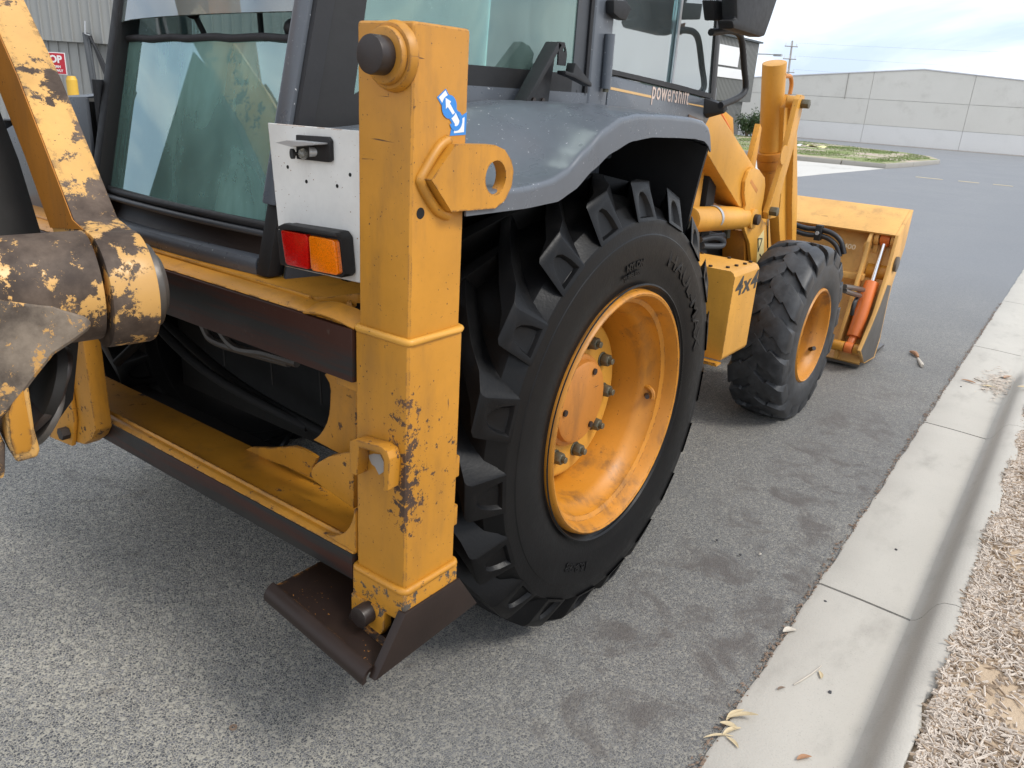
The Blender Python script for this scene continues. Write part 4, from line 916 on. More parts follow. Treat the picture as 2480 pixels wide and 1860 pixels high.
# ---- cab ------------------------------------------------------------------------------------------------
CB = empty('cab', parent=BH)
def rw(x, z, off=0): return (x, -.815 + (z - 1.215) * .252 + .02 * ((x - .03) / .4) ** 2 - .012 - off, z)     # rear face, gently bowed
def quadsheet(name, f, nu, nv, th, mat, parent=CB, smooth=60):
    bm = bm_new(); grid(bm, nu, nv, f); solid(bm, th); return make(name, bm, mat, parent, smooth=smooth)
def pill(bm, lo, hi, w, d):
    """straight post between two points, w along x, d along y"""
    lo, hi = Vector(lo), Vector(hi); A = []; B = []
    for sx_, sy_ in ((-1, -1), (1, -1), (1, 1), (-1, 1)):
        A.append(bm.verts.new(lo + Vector((sx_ * w / 2, sy_ * d / 2, 0)))); B.append(bm.verts.new(hi + Vector((sx_ * w / 2, sy_ * d / 2, 0))))
    for i in range(4): bm.faces.new((A[i], A[(i + 1) % 4], B[(i + 1) % 4], B[i]))
    bm.faces.new(A); bm.faces.new(B[::-1])
ZT = 2.52
bm = bm_new(); pill(bm, (.449, -.842 + .14 * .252, 1.30), (.452, -.842 + (ZT - 1.16) * .252, ZT), .058, .06); make('rear_pillar', bm, 'grey_paint', CB, bevel=.010)
bm = bm_new(); pill(bm, (.487, -.80, 1.30), (.490, -.80 + (ZT - 1.30) * .252, ZT), .016, .05); make('pillar_groove', bm, 'black_rubber', CB)
bm = bm_new(); pill(bm, (-.383, -.828, 1.16), (-.388, -.828 + (ZT - 1.16) * .252, ZT), .044, .07); make('rear_pillar', bm, 'black_plastic', CB, bevel=.008)
bm = bm_new(); pill(bm, (-.412, -.810, 1.16), (-.417, -.810 + (ZT - 1.16) * .252, ZT), .014, .06); make('pillar_trim', bm, 'grey_paint', CB, bevel=.004)
quadsheet('lower_rear_glass', lambda u, v: rw(lerp(-.362, .424, u), lerp(1.245, lerp(1.667, 1.682, u), v)), 14, 8, .006, 'glass_rear')
quadsheet('upper_rear_glass', lambda u, v: rw(lerp(-.365, .424, u), lerp(lerp(1.712, 1.740, u ** .6), 2.45, v), .03), 14, 8, .006, 'glass_clear')
bm = bm_new(); tube(bm, [rw(lerp(-.364, .422, k / 12), lerp(1.668, 1.683, k / 12) + .002 * math.sin(k * 2.1), .003) for k in range(13)], .0095, 8, 3); make('seal_strip', bm, 'tape', CB, smooth=60)
# sill under the rear glass
bm = bm_new(); tube(bm, [rw(lerp(-.385, .425, k / 12), 1.240, .004) for k in range(13)], .012, 8, 2); make('window_rubber', bm, 'black_rubber', CB, smooth=60)
bm = bm_new(); tube(bm, [rw(lerp(-.395, .425, k / 12), 1.222, .010) for k in range(13)], .009, 8, 2); make('window_trim', bm, 'grey_dark', CB, smooth=60)
quadsheet('sill_recess', lambda u, v: rw(lerp(-.40, .44, u), lerp(1.160, 1.222, v), .0 - .012 * math.sin(v * 3)), 12, 4, .01, 'steel_dark')
def lip(u, v):
    x = lerp(-.42, .405, u); a = rw(x, 1.165); k = v * 3.0
    prof = ((.0, 1.168), (.022, 1.163), (.028, 1.150), (.024, 1.118), (.0, 1.116))
    i = min(3, int(v * 4)); t_ = v * 4 - i; o_ = lerp(prof[i][0], prof[i + 1][0], t_); z = lerp(prof[i][1], prof[i + 1][1], t_)
    return (x, a[1] - o_, z)
quadsheet('sill_lip', lip, 12, 8, .006, 'grey_paint', smooth=40)
bm = bm_new(); pill(bm, (.436, -.832, 1.125), (.444, -.79, 1.31), .05, .05); make('corner_foot', bm, 'black_plastic', CB, bevel=.008)
bm = bm_new(); prism(bm, [(-.42, -.82), (.50, -.82), (.64, -.40), (.66, 1.0), (-.66, 1.0), (-.64, -.40)], 'z', 1.085, 1.112); make('cab_floor', bm, 'chassis', CB)
# side window, from the rear pillar to the door pillar
SX = [(.482, -.775), (.560, -.52), (.622, -.28), (.662, -.02), (.680, .20)]
def side(u):
    k = u * (len(SX) - 1); i = min(len(SX) - 2, int(k)); t_ = k - i; return lerp(SX[i][0], SX[i + 1][0], t_), lerp(SX[i][1], SX[i + 1][1], t_)
def sidepos(u, z, off=0):
    x, y = side(u); lean = .252 * (z - 1.3) * (1 - u) ** 2; return (x + off, y + lean, z)
quadsheet('side_glass', lambda u, v: sidepos(lerp(.0, 1, u), lerp(lerp(1.49, 1.600, sst(0, .3, u)), 2.46, v)), 28, 10, .006, 'glass_side')
quadsheet('glass_border', lambda u, v: sidepos(u, lerp(lerp(1.43, 1.592, sst(0, .3, u)), lerp(1.53, 1.652, sst(0, .3, u)), v), .004), 28, 3, .004, 'black_plastic')
quadsheet('glass_border', lambda u, v: sidepos(lerp(.0, .10, u), lerp(1.50, 2.46, v), .004), 4, 10, .004, 'black_plastic')
quadsheet('glass_border', lambda u, v: sidepos(lerp(.90, 1.0, u), lerp(1.60, 2.46, v), .004), 4, 10, .004, 'grey_dark')
quadsheet('side_sill', lambda u, v: sidepos(lerp(.08, 1.0, u), lerp(lerp(1.40, 1.548, sst(0, .3, u)), lerp(1.45, 1.600, sst(0, .3, u)), v), .010), 28, 3, .012, 'grey_paint')
quadsheet('side_skirt', lambda u, v: sidepos(u, lerp(.98, 1.56, v), .0), 28, 3, .012, 'grey_dark')
bm = bm_new(); box(bm, .655, .694, .185, .300, 1.02, ZT); make('door_pillar', bm, 'grey_paint', CB, bevel=.012, seg=3)
bm = bm_new(); tube(bm, [(.688, .175, 1.60), (.688, .172, 1.9), (.688, .170, 2.4)], .007, 6); make('window_rubber', bm, 'black_rubber', CB)
# hinge on the door pillar
bm = bm_new(); cyl(bm, (.708, .262, 1.617), (.708, .258, 1.775), .016, seg=18); make('door_hinge', bm, 'grey_paint', CB, smooth=50)
bm = bm_new(); cyl(bm, (.708, .262, 1.607), (.708, .262, 1.617), .011, seg=6); make('hinge_bolt', bm, 'bolt', CB)
bm = bm_new(); prism(bm, [(0.233,1.867),(0.307,1.875),(0.345,1.854),(0.319,1.818),(0.28,1.82),(0.24,1.831)], 'x', .696, .725); make('hinge_cover', bm, 'black_plastic', CB, bevel=.004)
# door: lower panel, window frame, two panes
DR = empty('door', parent=BH)
dp = [(0.301,1.66),(0.36,1.67),(0.533,1.656),(0.793,1.64),(1.104,1.621),(1.161,1.653),(1.186,1.61),(1.178,1.566),(1.137,1.53),(1.088,1.486),(1.042,1.458),(0.957,1.483),(0.569,1.512),(0.329,1.523)]
dlo = [(.302, 1.655), (.345, 1.657), (.56, 1.64), (.80, 1.627), (1.10, 1.605), (1.155, 1.655), (1.165, 1.61), (1.15, 1.565), (1.10, 1.515), (1.03, 1.465), (.97, 1.43), (.80, 1.40), (.302, 1.40)]
bm = bm_new(); prism(bm, dlo, 'x', .668, .694); make('door_panel', bm, 'grey_paint', DR, bevel=.005)
bm = bm_new(); prism(bm, [(.92, 1.548), (1.075, 1.522), (1.02, 1.475), (.97, 1.445), (.90, 1.46)], 'x', .6945, .6985); make('vent_grille', bm, 'rust_grille', DR)
bm = bm_new(); prism(bm, [(.302, 1.66), (.345, 1.66), (.79, 1.632), (1.10, 1.610), (1.10, 1.628), (.79, 1.650), (.302, 1.676)], 'x', .672, .699); make('window_channel', bm, 'black_rubber', DR)
bm = bm_new(); pill(bm, (.684, 1.135, 1.605), (.684, .995, ZT), .024, .034); make('front_frame', bm, 'grey_dark', DR, bevel=.004)
bm = bm_new(); pill(bm, (.690, 1.108, 1.615), (.690, .972, ZT), .012, .016); make('window_rubber', bm, 'black_rubber', DR)
bm = bm_new(); box(bm, .676, .681, .306, .765, 1.645, 2.46); make('rear_pane', bm, 'glass_door', DR)
bm = bm_new(); prism(bm, [(.745, 1.645), (1.10, 1.62), (.975, 2.46), (.745, 2.46)], 'x', .686, .690); make('front_pane', bm, 'glass_door', DR)
bm = bm_new(); box(bm, .683, .692, .752, .765, 1.64, 2.46); make('pane_edge', bm, 'galvanised', DR)
for seg_ in ([(0.31,1.624),(0.311,1.616),(0.601,1.598),(0.598,1.606)], [(0.906,1.589),(0.908,1.584),(1.046,1.576),(1.044,1.582)]):
    bm = bm_new(); prism(bm, seg_, 'x', .6944, .6952); make('gold_stripe', bm, 'decal_gold', DR, smooth=None)
ba, bb = [(0.6,1.597),(0.903,1.583)]
tb = text_bm('powershift', .1, .0008, .0004, 1.0, 'LEFT', 1.12)
wx = max(v.co.x for v in tb.verts); fx = (bb[0] - ba[0]) / wx
mt = Matrix(((0, 0, 1, .6952), (fx, 0, 0, ba[0]), ((bb[1] - ba[1]) / wx, .86, 0, ba[1]), (0, 0, 0, 1))); make('lettering', tb, 'decal_pink', DR, smooth=None, matrix=mt)
bm = bm_new(); prism(bm, [(1.045, 1.61), (1.13, 1.61), (1.16, 1.57), (1.09, 1.535), (1.055, 1.55)], 'x', .695, .76)
for v in bm.verts:
    if v.co.x > .73: v.co = Vector((v.co.x, lerp(v.co.y, 1.12, .6), lerp(v.co.z, 1.575, .6)))
make('marker_lamp', bm, 'black_plastic', DR, bevel=.003)
# cab front, roof, left wall
bm = bm_new(); box(bm, -.70, -.672, -.25, 1.12, 1.02, 1.60); box(bm, -.70, -.672, 1.08, 1.12, 1.6, ZT); box(bm, -.70, -.672, .18, .26, 1.6, ZT); make('left_wall', bm, 'grey_paint', CB, bevel=.006)
quadsheet('left_glass', lambda u, v: (-.69, lerp(-.25, 1.1, u), lerp(1.6, 2.5, v)), 2, 2, .006, 'glass_clear')
quadsheet('left_glass', lambda u, v: (lerp(-.42, -.69, u), lerp(-.79, -.25, u) + .252 * (lerp(1.5, 2.5, v) - 1.3) * (1 - u), lerp(1.5, 2.5, v)), 2, 4, .006, 'glass_clear')
quadsheet('left_quarter_skirt', lambda u, v: (lerp(-.42, -.69, u), lerp(-.79, -.25, u) + .0, lerp(1.0, 1.55, v)), 2, 2, .012, 'grey_dark')
quadsheet('windscreen', lambda u, v: (lerp(-.66, .66, u), 1.12 - .10 * v, lerp(1.45, 2.5, v)), 2, 2, .006, 'glass_clear')
bm = bm_new(); box(bm, -.66, .66, 1.10, 1.14, 1.0, 1.45); make('dash_panel', bm, 'cream_plastic', CB, bevel=.01)
bm = bm_new(); prism(bm, [(-.50, -.62), (.56, -.62), (.72, -.05), (.74, 1.16), (-.74, 1.16), (-.72, -.05)], 'z', ZT, ZT + .14); make('roof', bm, 'grey_dark', CB, bevel=.04, seg=3)
# seat, column and levers
ST = empty('operator_seat', parent=BH)
bm = bm_new(); box(bm, -.24, .26, -.18, .30, 1.36, 1.48); make('cushion', bm, 'seat', ST, bevel=.045, seg=3)
bm = bm_new(); prism(bm, [(.28, 1.46), (.42, 1.46), (.47, 2.12), (.38, 2.14)], 'x', -.22, .24); make('backrest', bm, 'seat', ST, bevel=.04, seg=3)
bm = bm_new(); box(bm, -.15, .17, -.08, .22, 1.11, 1.37); make('pedestal', bm, 'chassis', ST)
bm = bm_new(); box(bm, -.62, -.34, -.35, .7, 1.11, 1.52); make('side_console', bm, 'cream_plastic', CB, bevel=.03)
bm = bm_new(); box(bm, .36, .60, -.10, .85, 1.11, 1.50); make('side_console', bm, 'cream_plastic', CB, bevel=.03)
for kx, ky, kz, bx, by, sc in ((-.075, -.665, 1.745, -.05, -.56, 1), (.340, -.655, 1.705, .30, -.56, 1.2), (.30, -.60, 1.70, .26, -.52, 1.2), (.06, -.55, 1.80, .02, -.50, .6)):
    bm = bm_new(); tube(bm, [(kx, ky, kz), (lerp(kx, bx, .4), lerp(ky, by, .4), kz - .12), (bx, by, 1.15)], .008, 8, 3); lv_ = make('control_lever', bm, 'black_plastic', CB)
    bm = bm_new(); ico(bm, (kx, ky, kz), .021 * sc, 2); make('lever_knob', bm, 'black_plastic', CB, smooth=80)
bm = bm_new(); tube(bm, [(.16, -.52, 1.2), (.25, -.55, 1.62), (.36, -.57, 1.86)], .012, 8, 3); make('control_lever', bm, 'pin_steel', CB)
bm = bm_new(); tube(bm, [(0, 1.05, 1.2), (0, .82, 1.72)], .035, 10); make('steering_column', bm, 'black_plastic', CB)
bm = bm_new(); tube(bm, [(.19 * math.cos(k * math.pi / 12), .80 + .07 * math.sin(k * math.pi / 12), 1.74 + .17 * math.sin(k * math.pi / 12) * .6) for k in range(24)], .014, 8, closed=True); make('steering_wheel', bm, 'black_plastic', CB, smooth=60)

# prop bracket on the side sill
PB = empty('window_prop_bracket', parent=BH)
bm = bm_new(); prism(bm, [(-.215, 1.553), (-.05, 1.556), (-.030, 1.70), (-.05, 1.72), (-.072, 1.715)], 'x', .700, .705); make('side_plate', bm, 'black_plastic', PB)
bm = bm_new(); prism(bm, [(-.225, 1.553), (-.208, 1.553), (-.055, 1.722), (-.075, 1.728)], 'x', .700, .745); make('front_flange', bm, 'black_plastic', PB, bevel=.003)
bm = bm_new(); prism(bm, [(-.075, 1.728), (-.045, 1.728), (-.03, 1.70), (-.032, 1.668), (-.07, 1.668)], 'x', .740, .745, circle((-.045, 1.709), .006, 10)); make('head_plate', bm, 'black_plastic', PB)
bm = bm_new(); prism(bm, [(-.06, 1.655), (-.02, 1.650), (-.012, 1.678), (.085, 1.628), (.085, 1.618), (-.01, 1.638), (-.06, 1.645)], 'x', .735, .765); make('catch', bm, 'black_plastic', PB, bevel=.003)
for yy in (-.175, -.125, -.08):
    bm = bm_new(); cyl(bm, (.705, yy, 1.572), (.711, yy, 1.572), .008, seg=8); make('bolt', bm, 'pin_steel', PB)

# ---- rear fenders -------------------------------------------------------------------------------------
ZO = [(-.80, 1.398), (-.60, 1.400), (-.50, 1.410), (-.44, 1.428), (-.36, 1.474), (-.28, 1.520), (-.20, 1.548), (-.12, 1.558), (.05, 1.558), (.20, 1.553), (.29, 1.545), (.33, 1.530), (.355, 1.507), (.372, 1.470)]
ZL = [(-.80, 1.352), (-.60, 1.352), (-.47, 1.358), (-.40, 1.380), (-.32, 1.425), (-.24, 1.463), (-.14, 1.490), (-.03, 1.499), (.10, 1.497), (.24, 1.493), (.31, 1.486), (.345, 1.474), (.372, 1.452)]
def ip(T, y):
    if y <= T[0][0]: return T[0][1]
    for (a, b), (c, d) in zip(T[:-1], T[1:]):
        if y <= c: return lerp(b, d, sst(0, 1, (y - a) / (c - a)) * .4 + .6 * (y - a) / (c - a))
    return T[-1][1]
def fender(side_):
    def f(u, v):
        y = lerp(-.80, .372, u); zo = ip(ZO, y); zl = ip(ZL, y); zi = lerp(1.49, 1.568, sst(-.8, -.2, y)) - .012 * sst(.1, .36, y)
        xi = .60 + .06 * sst(-.8, -.1, y)
        if v < .7:
            t_ = v / .7; x = lerp(xi, 1.030, t_); z = lerp(zi, zo, sst(.1, .92, t_)) + .006 * math.sin(t_ * math.pi)
        else:
            t_ = (v - .7) / .3; a = min(1, t_ / .35) * math.pi / 2
            x = 1.030 + .010 * math.sin(a); z = zo - .010 * (1 - math.cos(a)) if t_ < .35 else lerp(zo - .010, zl, (t_ - .35) / .65)
        return (x * side_, y, z)
    o = quadsheet('fender', f, 60, 40, .005, 'grey_paint', BH, 50)
    bm = bm_new()
    def g(u, v):
        a = R(lerp(0, 80, u)); x = lerp(.60, 1.040, v); y = .362 + .05 * math.sin(a) if u < .5 else .362 + .05 * math.sin(R(40)) + .06 * (u - .5)
        z = lerp(1.52 - .03 * v ** 4, .86, u ** 1.3); return (x * side_ - .10 * side_ * v * u, y, z - .02)
    grid(bm, 20, 10, g); solid(bm, .012); make('mud_flap', bm, 'black_plastic', BH, smooth=60)
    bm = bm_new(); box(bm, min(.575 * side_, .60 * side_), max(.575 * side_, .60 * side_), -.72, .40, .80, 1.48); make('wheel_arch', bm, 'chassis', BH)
fender(1); fender(-1)
bm = bm_new(); prism(bm, [(-1.04, 1.36), (-.60, 1.49), (-.45, 1.50), (-.45, 1.12), (-1.0, 1.12)], 'y', -.80, -.79); make('fender_rear_panel', bm, 'grey_paint', BH, bevel=.002)

# ---- mirror, work lamp and grab loop at the front of the door -------------------------------------------
MR = empty('mirror_assembly', parent=BH)
bm = bm_new(); prism(bm, [(0.72,1.921),(1.123,1.955),(1.12,1.898),(0.762,1.861)], 'x', .78, .82); make('mirror_arm', bm, 'black_plastic', MR, bevel=.006)
bm = bm_new(); prism(bm, [(0.705,1.993),(1.123,2.048),(1.112,1.964),(1.079,1.898),(1.046,1.835),(1.015,1.83),(0.752,1.834),(0.729,1.858),(0.768,1.868)], 'x', .84, .90); make('mirror_head', bm, 'black_plastic', MR, bevel=.012)
bm = bm_new(); prism(bm, [(1.058,1.875),(1.105,1.885),(1.098,1.845),(1.068,1.837)], 'x', .835, .8395); make('reflector', bm, 'far_orange', MR)
bm = bm_new(); tube(bm, [(0.78,0.833,1.83),(0.78,0.914,1.84),(0.78,1.006,1.85),(0.78,1.076,1.848),(0.78,1.121,1.828),(0.78,1.158,1.781),(0.78,1.196,1.723),(0.78,1.229,1.679),(0.78,1.236,1.651),(0.78,1.206,1.63),(0.78,1.125,1.609),(0.78,1.011,1.588)], .0125, 12, 4); make('grab_loop', bm, 'black_plastic', MR, smooth=60)
bm = bm_new(); tube(bm, [(0.8,0.837,1.871),(0.8,0.85,1.856),(0.8,0.858,1.843)], .004, 6); make('cable', bm, 'black_plastic', MR)

# ---- step box with the 4x4 mark ---------------------------------------------------------------------------
SB = empty('step_box', parent=BH)
bx = [(1.085,0.949),(1.364,0.945),(1.386,0.567),(1.128,0.556)]
yb0, yb1, zb0, zb1 = 1.085, 1.365, .566, .952
bm = bm_new(); prism(bm, [(.42, zb0), (.42, zb1), (.895, zb1), (.908, zb1 - .006), (.918, zb1 - .022), (.918, zb0 + .015), (.91, zb0)], 'y', yb0, yb1); make('body', bm, 'yellow_clean', SB, bevel=.003)
bm = bm_new()
for k in range(9): bm2 = prism(bm, [(.60 + k * .035, zb0), (.617 + k * .035, zb0 - .016), (.634 + k * .035, zb0)], 'y', yb0 - .05, yb0 - .044)
box(bm, .56, .918, yb0 - .052, yb0 - .001, zb0 - .012, zb0 - .004); make('step_tread', bm, 'yellow_scuffed', SB)
for x_, y_ in ((.86, 1.14), (.80, 1.10), (.87, 1.21), (.88, 1.28), (.70, 1.10), (.60, 1.105), (.88, 1.345), (.78, 1.35), (.65, 1.35)):
    bm = bm_new(); cyl(bm, (x_, y_, zb1), (x_, y_, zb1 + .007), .009, seg=6); make('bolt', bm, 'pin_steel', SB)
ca, cb_ = [(1.113,0.845),(1.361,0.849)]
tb = text_bm('4x4', .1, .0025, .0004, 1.0, 'LEFT', 1.1); wx = max(v.co.x for v in tb.verts)
mt = Matrix(((0, 0, 1, .9188), ((cb_[0] - ca[0]) / wx, .12, 0, ca[0]), ((cb_[1] - ca[1]) / wx, 1.08, 0, ca[1]), (0, 0, 0, 1))); make('lettering', tb, 'decal_black', SB, smooth=None, matrix=mt)

# ---- engine hood and loader tower ----------------------------------------------------------------------------
HD = empty('engine_hood', parent=BH)
bm = bm_new(); prism(bm, [(1.15, .95), (1.15, 1.36), (1.5, 1.34), (2.3, 1.10), (2.85, .98), (2.9, .6), (1.3, .6)], 'x', -.36, .36); make('hood_shell', bm, 'yellow_clean', HD, bevel=.02)
bm = bm_new(); prism(bm, [(2.115,1.577),(2.191,1.564),(2.344,1.524),(2.396,1.427),(2.286,1.438),(2.153,1.491)], 'x', .26, .30); make('tower_plate', bm, 'yellow_clean', HD, bevel=.004)
bm = bm_new(); tube(bm, [(0.33,2.032,1.569),(0.33,2.139,1.514),(0.33,2.224,1.468),(0.33,2.262,1.43)], .012, 8, 3); make('tower_pipe', bm, 'orange', HD)
bm = bm_new(); box(bm, .36, .50, 1.32, 1.60, .62, 1.42); make('tower', bm, 'yellow_clean', HD, bevel=.006)
bm = bm_new(); box(bm, .40, .52, 1.62, 1.72, .62, 1.30); make('tower_rib', bm, 'chassis', HD, bevel=.006)

# ---- loader arm ------------------------------------------------------------------------------------------------
LA = empty('loader_arm', parent=BH)
beam = [(1.276,1.613),(1.452,1.574),(1.767,1.425),(2.157,1.24),(2.225,1.187),(2.203,1.156),(1.96,1.099),(1.899,1.114),(1.601,1.278),(1.408,1.385),(1.337,1.439)]
bm = bm_new(); prism(bm, beam, 'x', .44, .58); make('boom_beam', bm, 'yellow_clean', LA, bevel=.006)
knee = [(1.963,1.305),(2.051,1.288),(2.148,1.246),(2.175,1.203),(2.182,1.139),(2.177,1.085),(2.21,1.028),(2.286,0.988),(2.37,0.854),(2.477,0.746),(2.423,0.609),(2.242,0.637),(2.162,0.787),(2.084,0.908),(1.98,0.988),(1.939,1.03),(1.93,1.089),(1.94,1.117),(1.892,1.178),(1.876,1.239),(1.904,1.287)]
bm = bm_new(); prism(bm, knee, 'x', .581, .600); make('knee_plate', bm, 'yellow_clean', LA, bevel=.004)
low = [(2.222,0.963),(2.539,0.962),(2.784,0.688),(2.9,0.514),(2.505,0.577),(2.421,0.736),(2.323,0.843)]
bm = bm_new(); prism(bm, [(2.043,0.972),(2.19,0.89),(2.317,0.76),(2.387,0.607),(2.211,0.635),(2.102,0.833)], 'x', .45, .575); make('lower_leg', bm, 'boom_inner', LA, bevel=.004)
bm = bm_new(); prism(bm, [(2.2, .95), (2.45, 1.0), (2.7, .6), (3.4, .25), (3.55, .15), (3.5, .05), (3.2, .1), (2.4, .55)], 'x', .46, .56); make('lower_beam', bm, 'yellow_clean', LA, bevel=.006)
pc = [(2.048,1.042)][0]
bm = bm_new(); cyl(bm, (.600, *pc), (.618, *pc), .052, seg=28); make('pivot_boss', bm, 'yellow_clean', LA, bevel=.004)
bm = bm_new(); cyl(bm, (.618, *pc), (.642, *pc), .028, seg=24); make('pivot_pin', bm, 'pin_steel', LA, bevel=.003)
lc = [(0.56,1.455,1.092),(0.56,2.017,1.045)]
bm = bm_new(); cyl(bm, (lc[0][0], lc[0][1] - .1, lc[0][2]), lc[1], .058, seg=28); make('lift_cylinder', bm, 'yellow_clean', LA, bevel=.012)
kk = [(0.56,1.621,1.077)][0]
bm = bm_new(); cyl(bm, (kk[0], kk[1] - .012, kk[2]), (kk[0], kk[1] + .012, kk[2]), .0595, seg=28, caps=False); make('hose_clamp', bm, 'galvanised', LA)
lab = [(2.19,0.924),(2.264,0.965),(2.35,0.786),(2.272,0.762),(2.239,0.777)]
bm = bm_new(); prism(bm, lab, 'x', .6002, .6010); wl = make('warning_label', bm, 'decal_cream', LA, smooth=None)
bm = bm_new(); tr = [(2.228,0.848),(2.258,0.917),(2.192,0.924)]
for a_, b_ in ((0, 1), (1, 2), (2, 0)): tube(bm, [(.6013, *tr[a_]), (.6013, *tr[b_])], .0035, 5)
tr2 = [(2.26,0.832),(2.295,0.812),(2.284,0.795),(2.32,0.772)]
tube(bm, [(.6013, *q) for q in tr2], .004, 5); make('label_marks', bm, 'decal_black', LA)
bm = bm_new(); prism(bm, [(1.937,1.236),(1.954,1.247),(2.073,1.188),(2.057,1.172)], 'x', .6002, .6008); make('faded_decal', bm, 'salmon', LA, smooth=None)
# hoses in the gap under the arm
for pts_ in ([(0.5,1.619,1),(0.5,1.749,0.979),(0.5,1.86,0.956),(0.5,1.953,0.95)], [(0.52,1.609,0.968),(0.52,1.759,0.965),(0.52,1.876,0.944),(0.52,1.918,0.918),(0.52,1.869,0.907),(0.52,1.645,0.934)], [(0.48,1.671,0.976),(0.48,1.833,0.943),(0.48,2.026,0.929)]):
    bm = bm_new(); tube(bm, pts_, .016, 8, 5); make('hose', bm, 'hose_grey', LA, smooth=60)
bm = bm_new(); a3 = [(0.5,1.997,0.978),(0.5,2.003,0.934)]; cyl(bm, a3[0], a3[1], .018, seg=6); make('hose_fitting', bm, 'bolt', LA)
# bucket linkage: outer bar, inner bar, bell crank, tilt cylinder
bar = [(2.365,1.639),(2.398,1.662),(2.455,1.658),(2.46,1.637),(2.417,1.367),(2.34,1.153),(2.365,1.04),(2.319,1.028),(2.217,1.03),(2.187,1.065),(2.292,1.306)]
bm = bm_new(); prism(bm, bar, 'x', .603, .632); make('link_bar', bm, 'yellow_clean', LA, bevel=.004)
bm = bm_new(); prism(bm, [(2.253,1.506),(2.287,1.485),(2.286,1.294),(2.295,1.261),(2.201,1.308)], 'x', .46, .49); make('link_bar', bm, 'yellow_clean', LA, bevel=.004)
for q in [(0.632,2.427,1.618),(0.632,2.225,1.073)]:
    bm = bm_new(); cyl(bm, q, (q[0] + .04, q[1], q[2]), .026, seg=6); make('link_bolt', bm, 'bolt', LA, bevel=.003)
qd = [(0.632,2.28,1.36)][0]
bm = bm_new(); cyl(bm, qd, (qd[0] + .003, qd[1], qd[2]), .05, seg=28); make('bar_disc', bm, 'yellow_clean', LA)
bc = [(2.537,1.662),(2.609,1.656),(2.644,1.592),(2.75,1.255),(2.827,1.084),(2.824,1.048),(2.89,0.981),(2.971,0.872),(3.044,0.707),(2.905,0.724),(2.783,0.891),(2.715,0.995),(2.706,1.068),(2.622,1.283),(2.494,1.593)]
bm = bm_new(); prism(bm, bc, 'x', .46, .52); make('bell_crank', bm, 'yellow_clean', LA, bevel=.006)
bm = bm_new(); prism(bm, [(2.533,1.648),(2.572,1.639),(2.903,1.081),(3.081,0.706),(3.013,0.715),(2.823,1.038),(2.705,1.282)], 'x', .50, .555); make('crank_web', bm, 'yellow_clean', LA, bevel=.004)
q = [(0.56,2.33,1.624),(0.56,2.522,1.635)]
bm = bm_new(); cyl(bm, (.53, q[1][1] - .05, q[1][2] - .01), (.605, q[1][1] - .02, q[1][2] - .01), .032, seg=20); make('crank_tube', bm, 'yellow_clean', LA, bevel=.006)
bm = bm_new(); tube(bm, [(0.48,2.482,1.752),(0.48,2.579,1.756),(0.48,2.629,1.752),(0.48,2.663,1.715),(0.48,2.663,1.665)], .012, 8, 2); make('guard_loop', bm, 'salmon', LA)
t0, t1, t2, t3, t4 = [(0.44,2.453,1.815),(0.44,2.48,1.762),(0.44,2.603,1.36),(0.44,2.617,1.318),(0.44,2.637,1.265)]
bm = bm_new(); cyl(bm, t0, t2, .064, .060, 32); make('tilt_cylinder', bm, 'yellow_clean', LA, bevel=.004)
bm = bm_new(); cyl(bm, Vector(t1) - Vector((0, 0, .004)), Vector(t1) + Vector((0, 0, .004)), .066, seg=32, caps=False); make('weld_bead', bm, 'yellow_clean', LA)
bm = bm_new(); cyl(bm, t2, t3, .078, seg=28); cyl(bm, t3, t4, .070, .064, 28); make('cylinder_gland', bm, 'boom_inner', LA, bevel=.005)
bm = bm_new(); e_ = [(0.44,2.725,0.986)][0]; cyl(bm, t4, e_, .052, seg=20); make('cylinder_rod', bm, 'boom_inner', LA)
bm = bm_new(); tube(bm, [(0.57,2.378,1.021),(0.57,2.412,0.937),(0.57,2.46,0.838)], .008, 6); make('chrome_rod', bm, 'chrome', LA)

# ---- loader bucket -----------------------------------------------------------------------------------------------
BK = empty('loader_bucket', parent=BH)
rt = [(1.04,3.811,1.012),(1.04,3.524,0.87),(1.04,3.17,0.16),(1.04,3.368,0.043),(1.04,3.634,0.024),(1.04,3.687,0.183)]
endp = [(3.811,1.012),(3.524,0.87),(3.468,0.625),(3.362,0.383),(3.157,0.177),(3.355,0.046),(3.651,0.017),(3.698,0.145),(3.687,0.183),(3.67,0.413),(3.68,0.525),(3.805,0.761)]
bm = bm_new(); prism(bm, endp, 'x', 1.022, 1.042); make('end_plate', bm, 'yellow_bucket', BK, bevel=.002, label='yellow bucket end plate worn to grey steel low down')
bm = bm_new(); prism(bm, endp, 'x', -1.042, -1.022); make('end_plate', bm, 'yellow_bucket', BK, bevel=.002)
bm = bm_new(); prism(bm, [(3.525,0.549),(3.439,0.425),(3.329,0.307),(3.175,0.173),(3.344,0.055),(3.611,0.034),(3.672,0.157),(3.667,0.187),(3.643,0.412),(3.639,0.526)], 'x', 1.0425, 1.0432); make('wear_patch', bm, 'steel_bare', BK, smooth=None)
y_t, z_t = endp[0]; y_m, z_m = endp[1]
bm = bm_new(); prism(bm, [(y_t, z_t), (y_m, z_m), (y_m + .015, z_m - .012), (y_t + .02, z_t - .012)], 'x', -1.02, 1.0215); make('top_plate', bm, 'yellow_bucket', BK, bevel=.002)
back = [(y_m + .09, z_m - .005), (y_m + .12, z_m - .03), (y_m + .03, .60), (y_m - .03, .35), (y_m - .15, .12), (y_m - .22, .05), (y_m - .19, .03), (y_m - .10, .08), (y_m + .0, .35), (y_m + .10, .60), (y_m + .20, z_m - .03)]
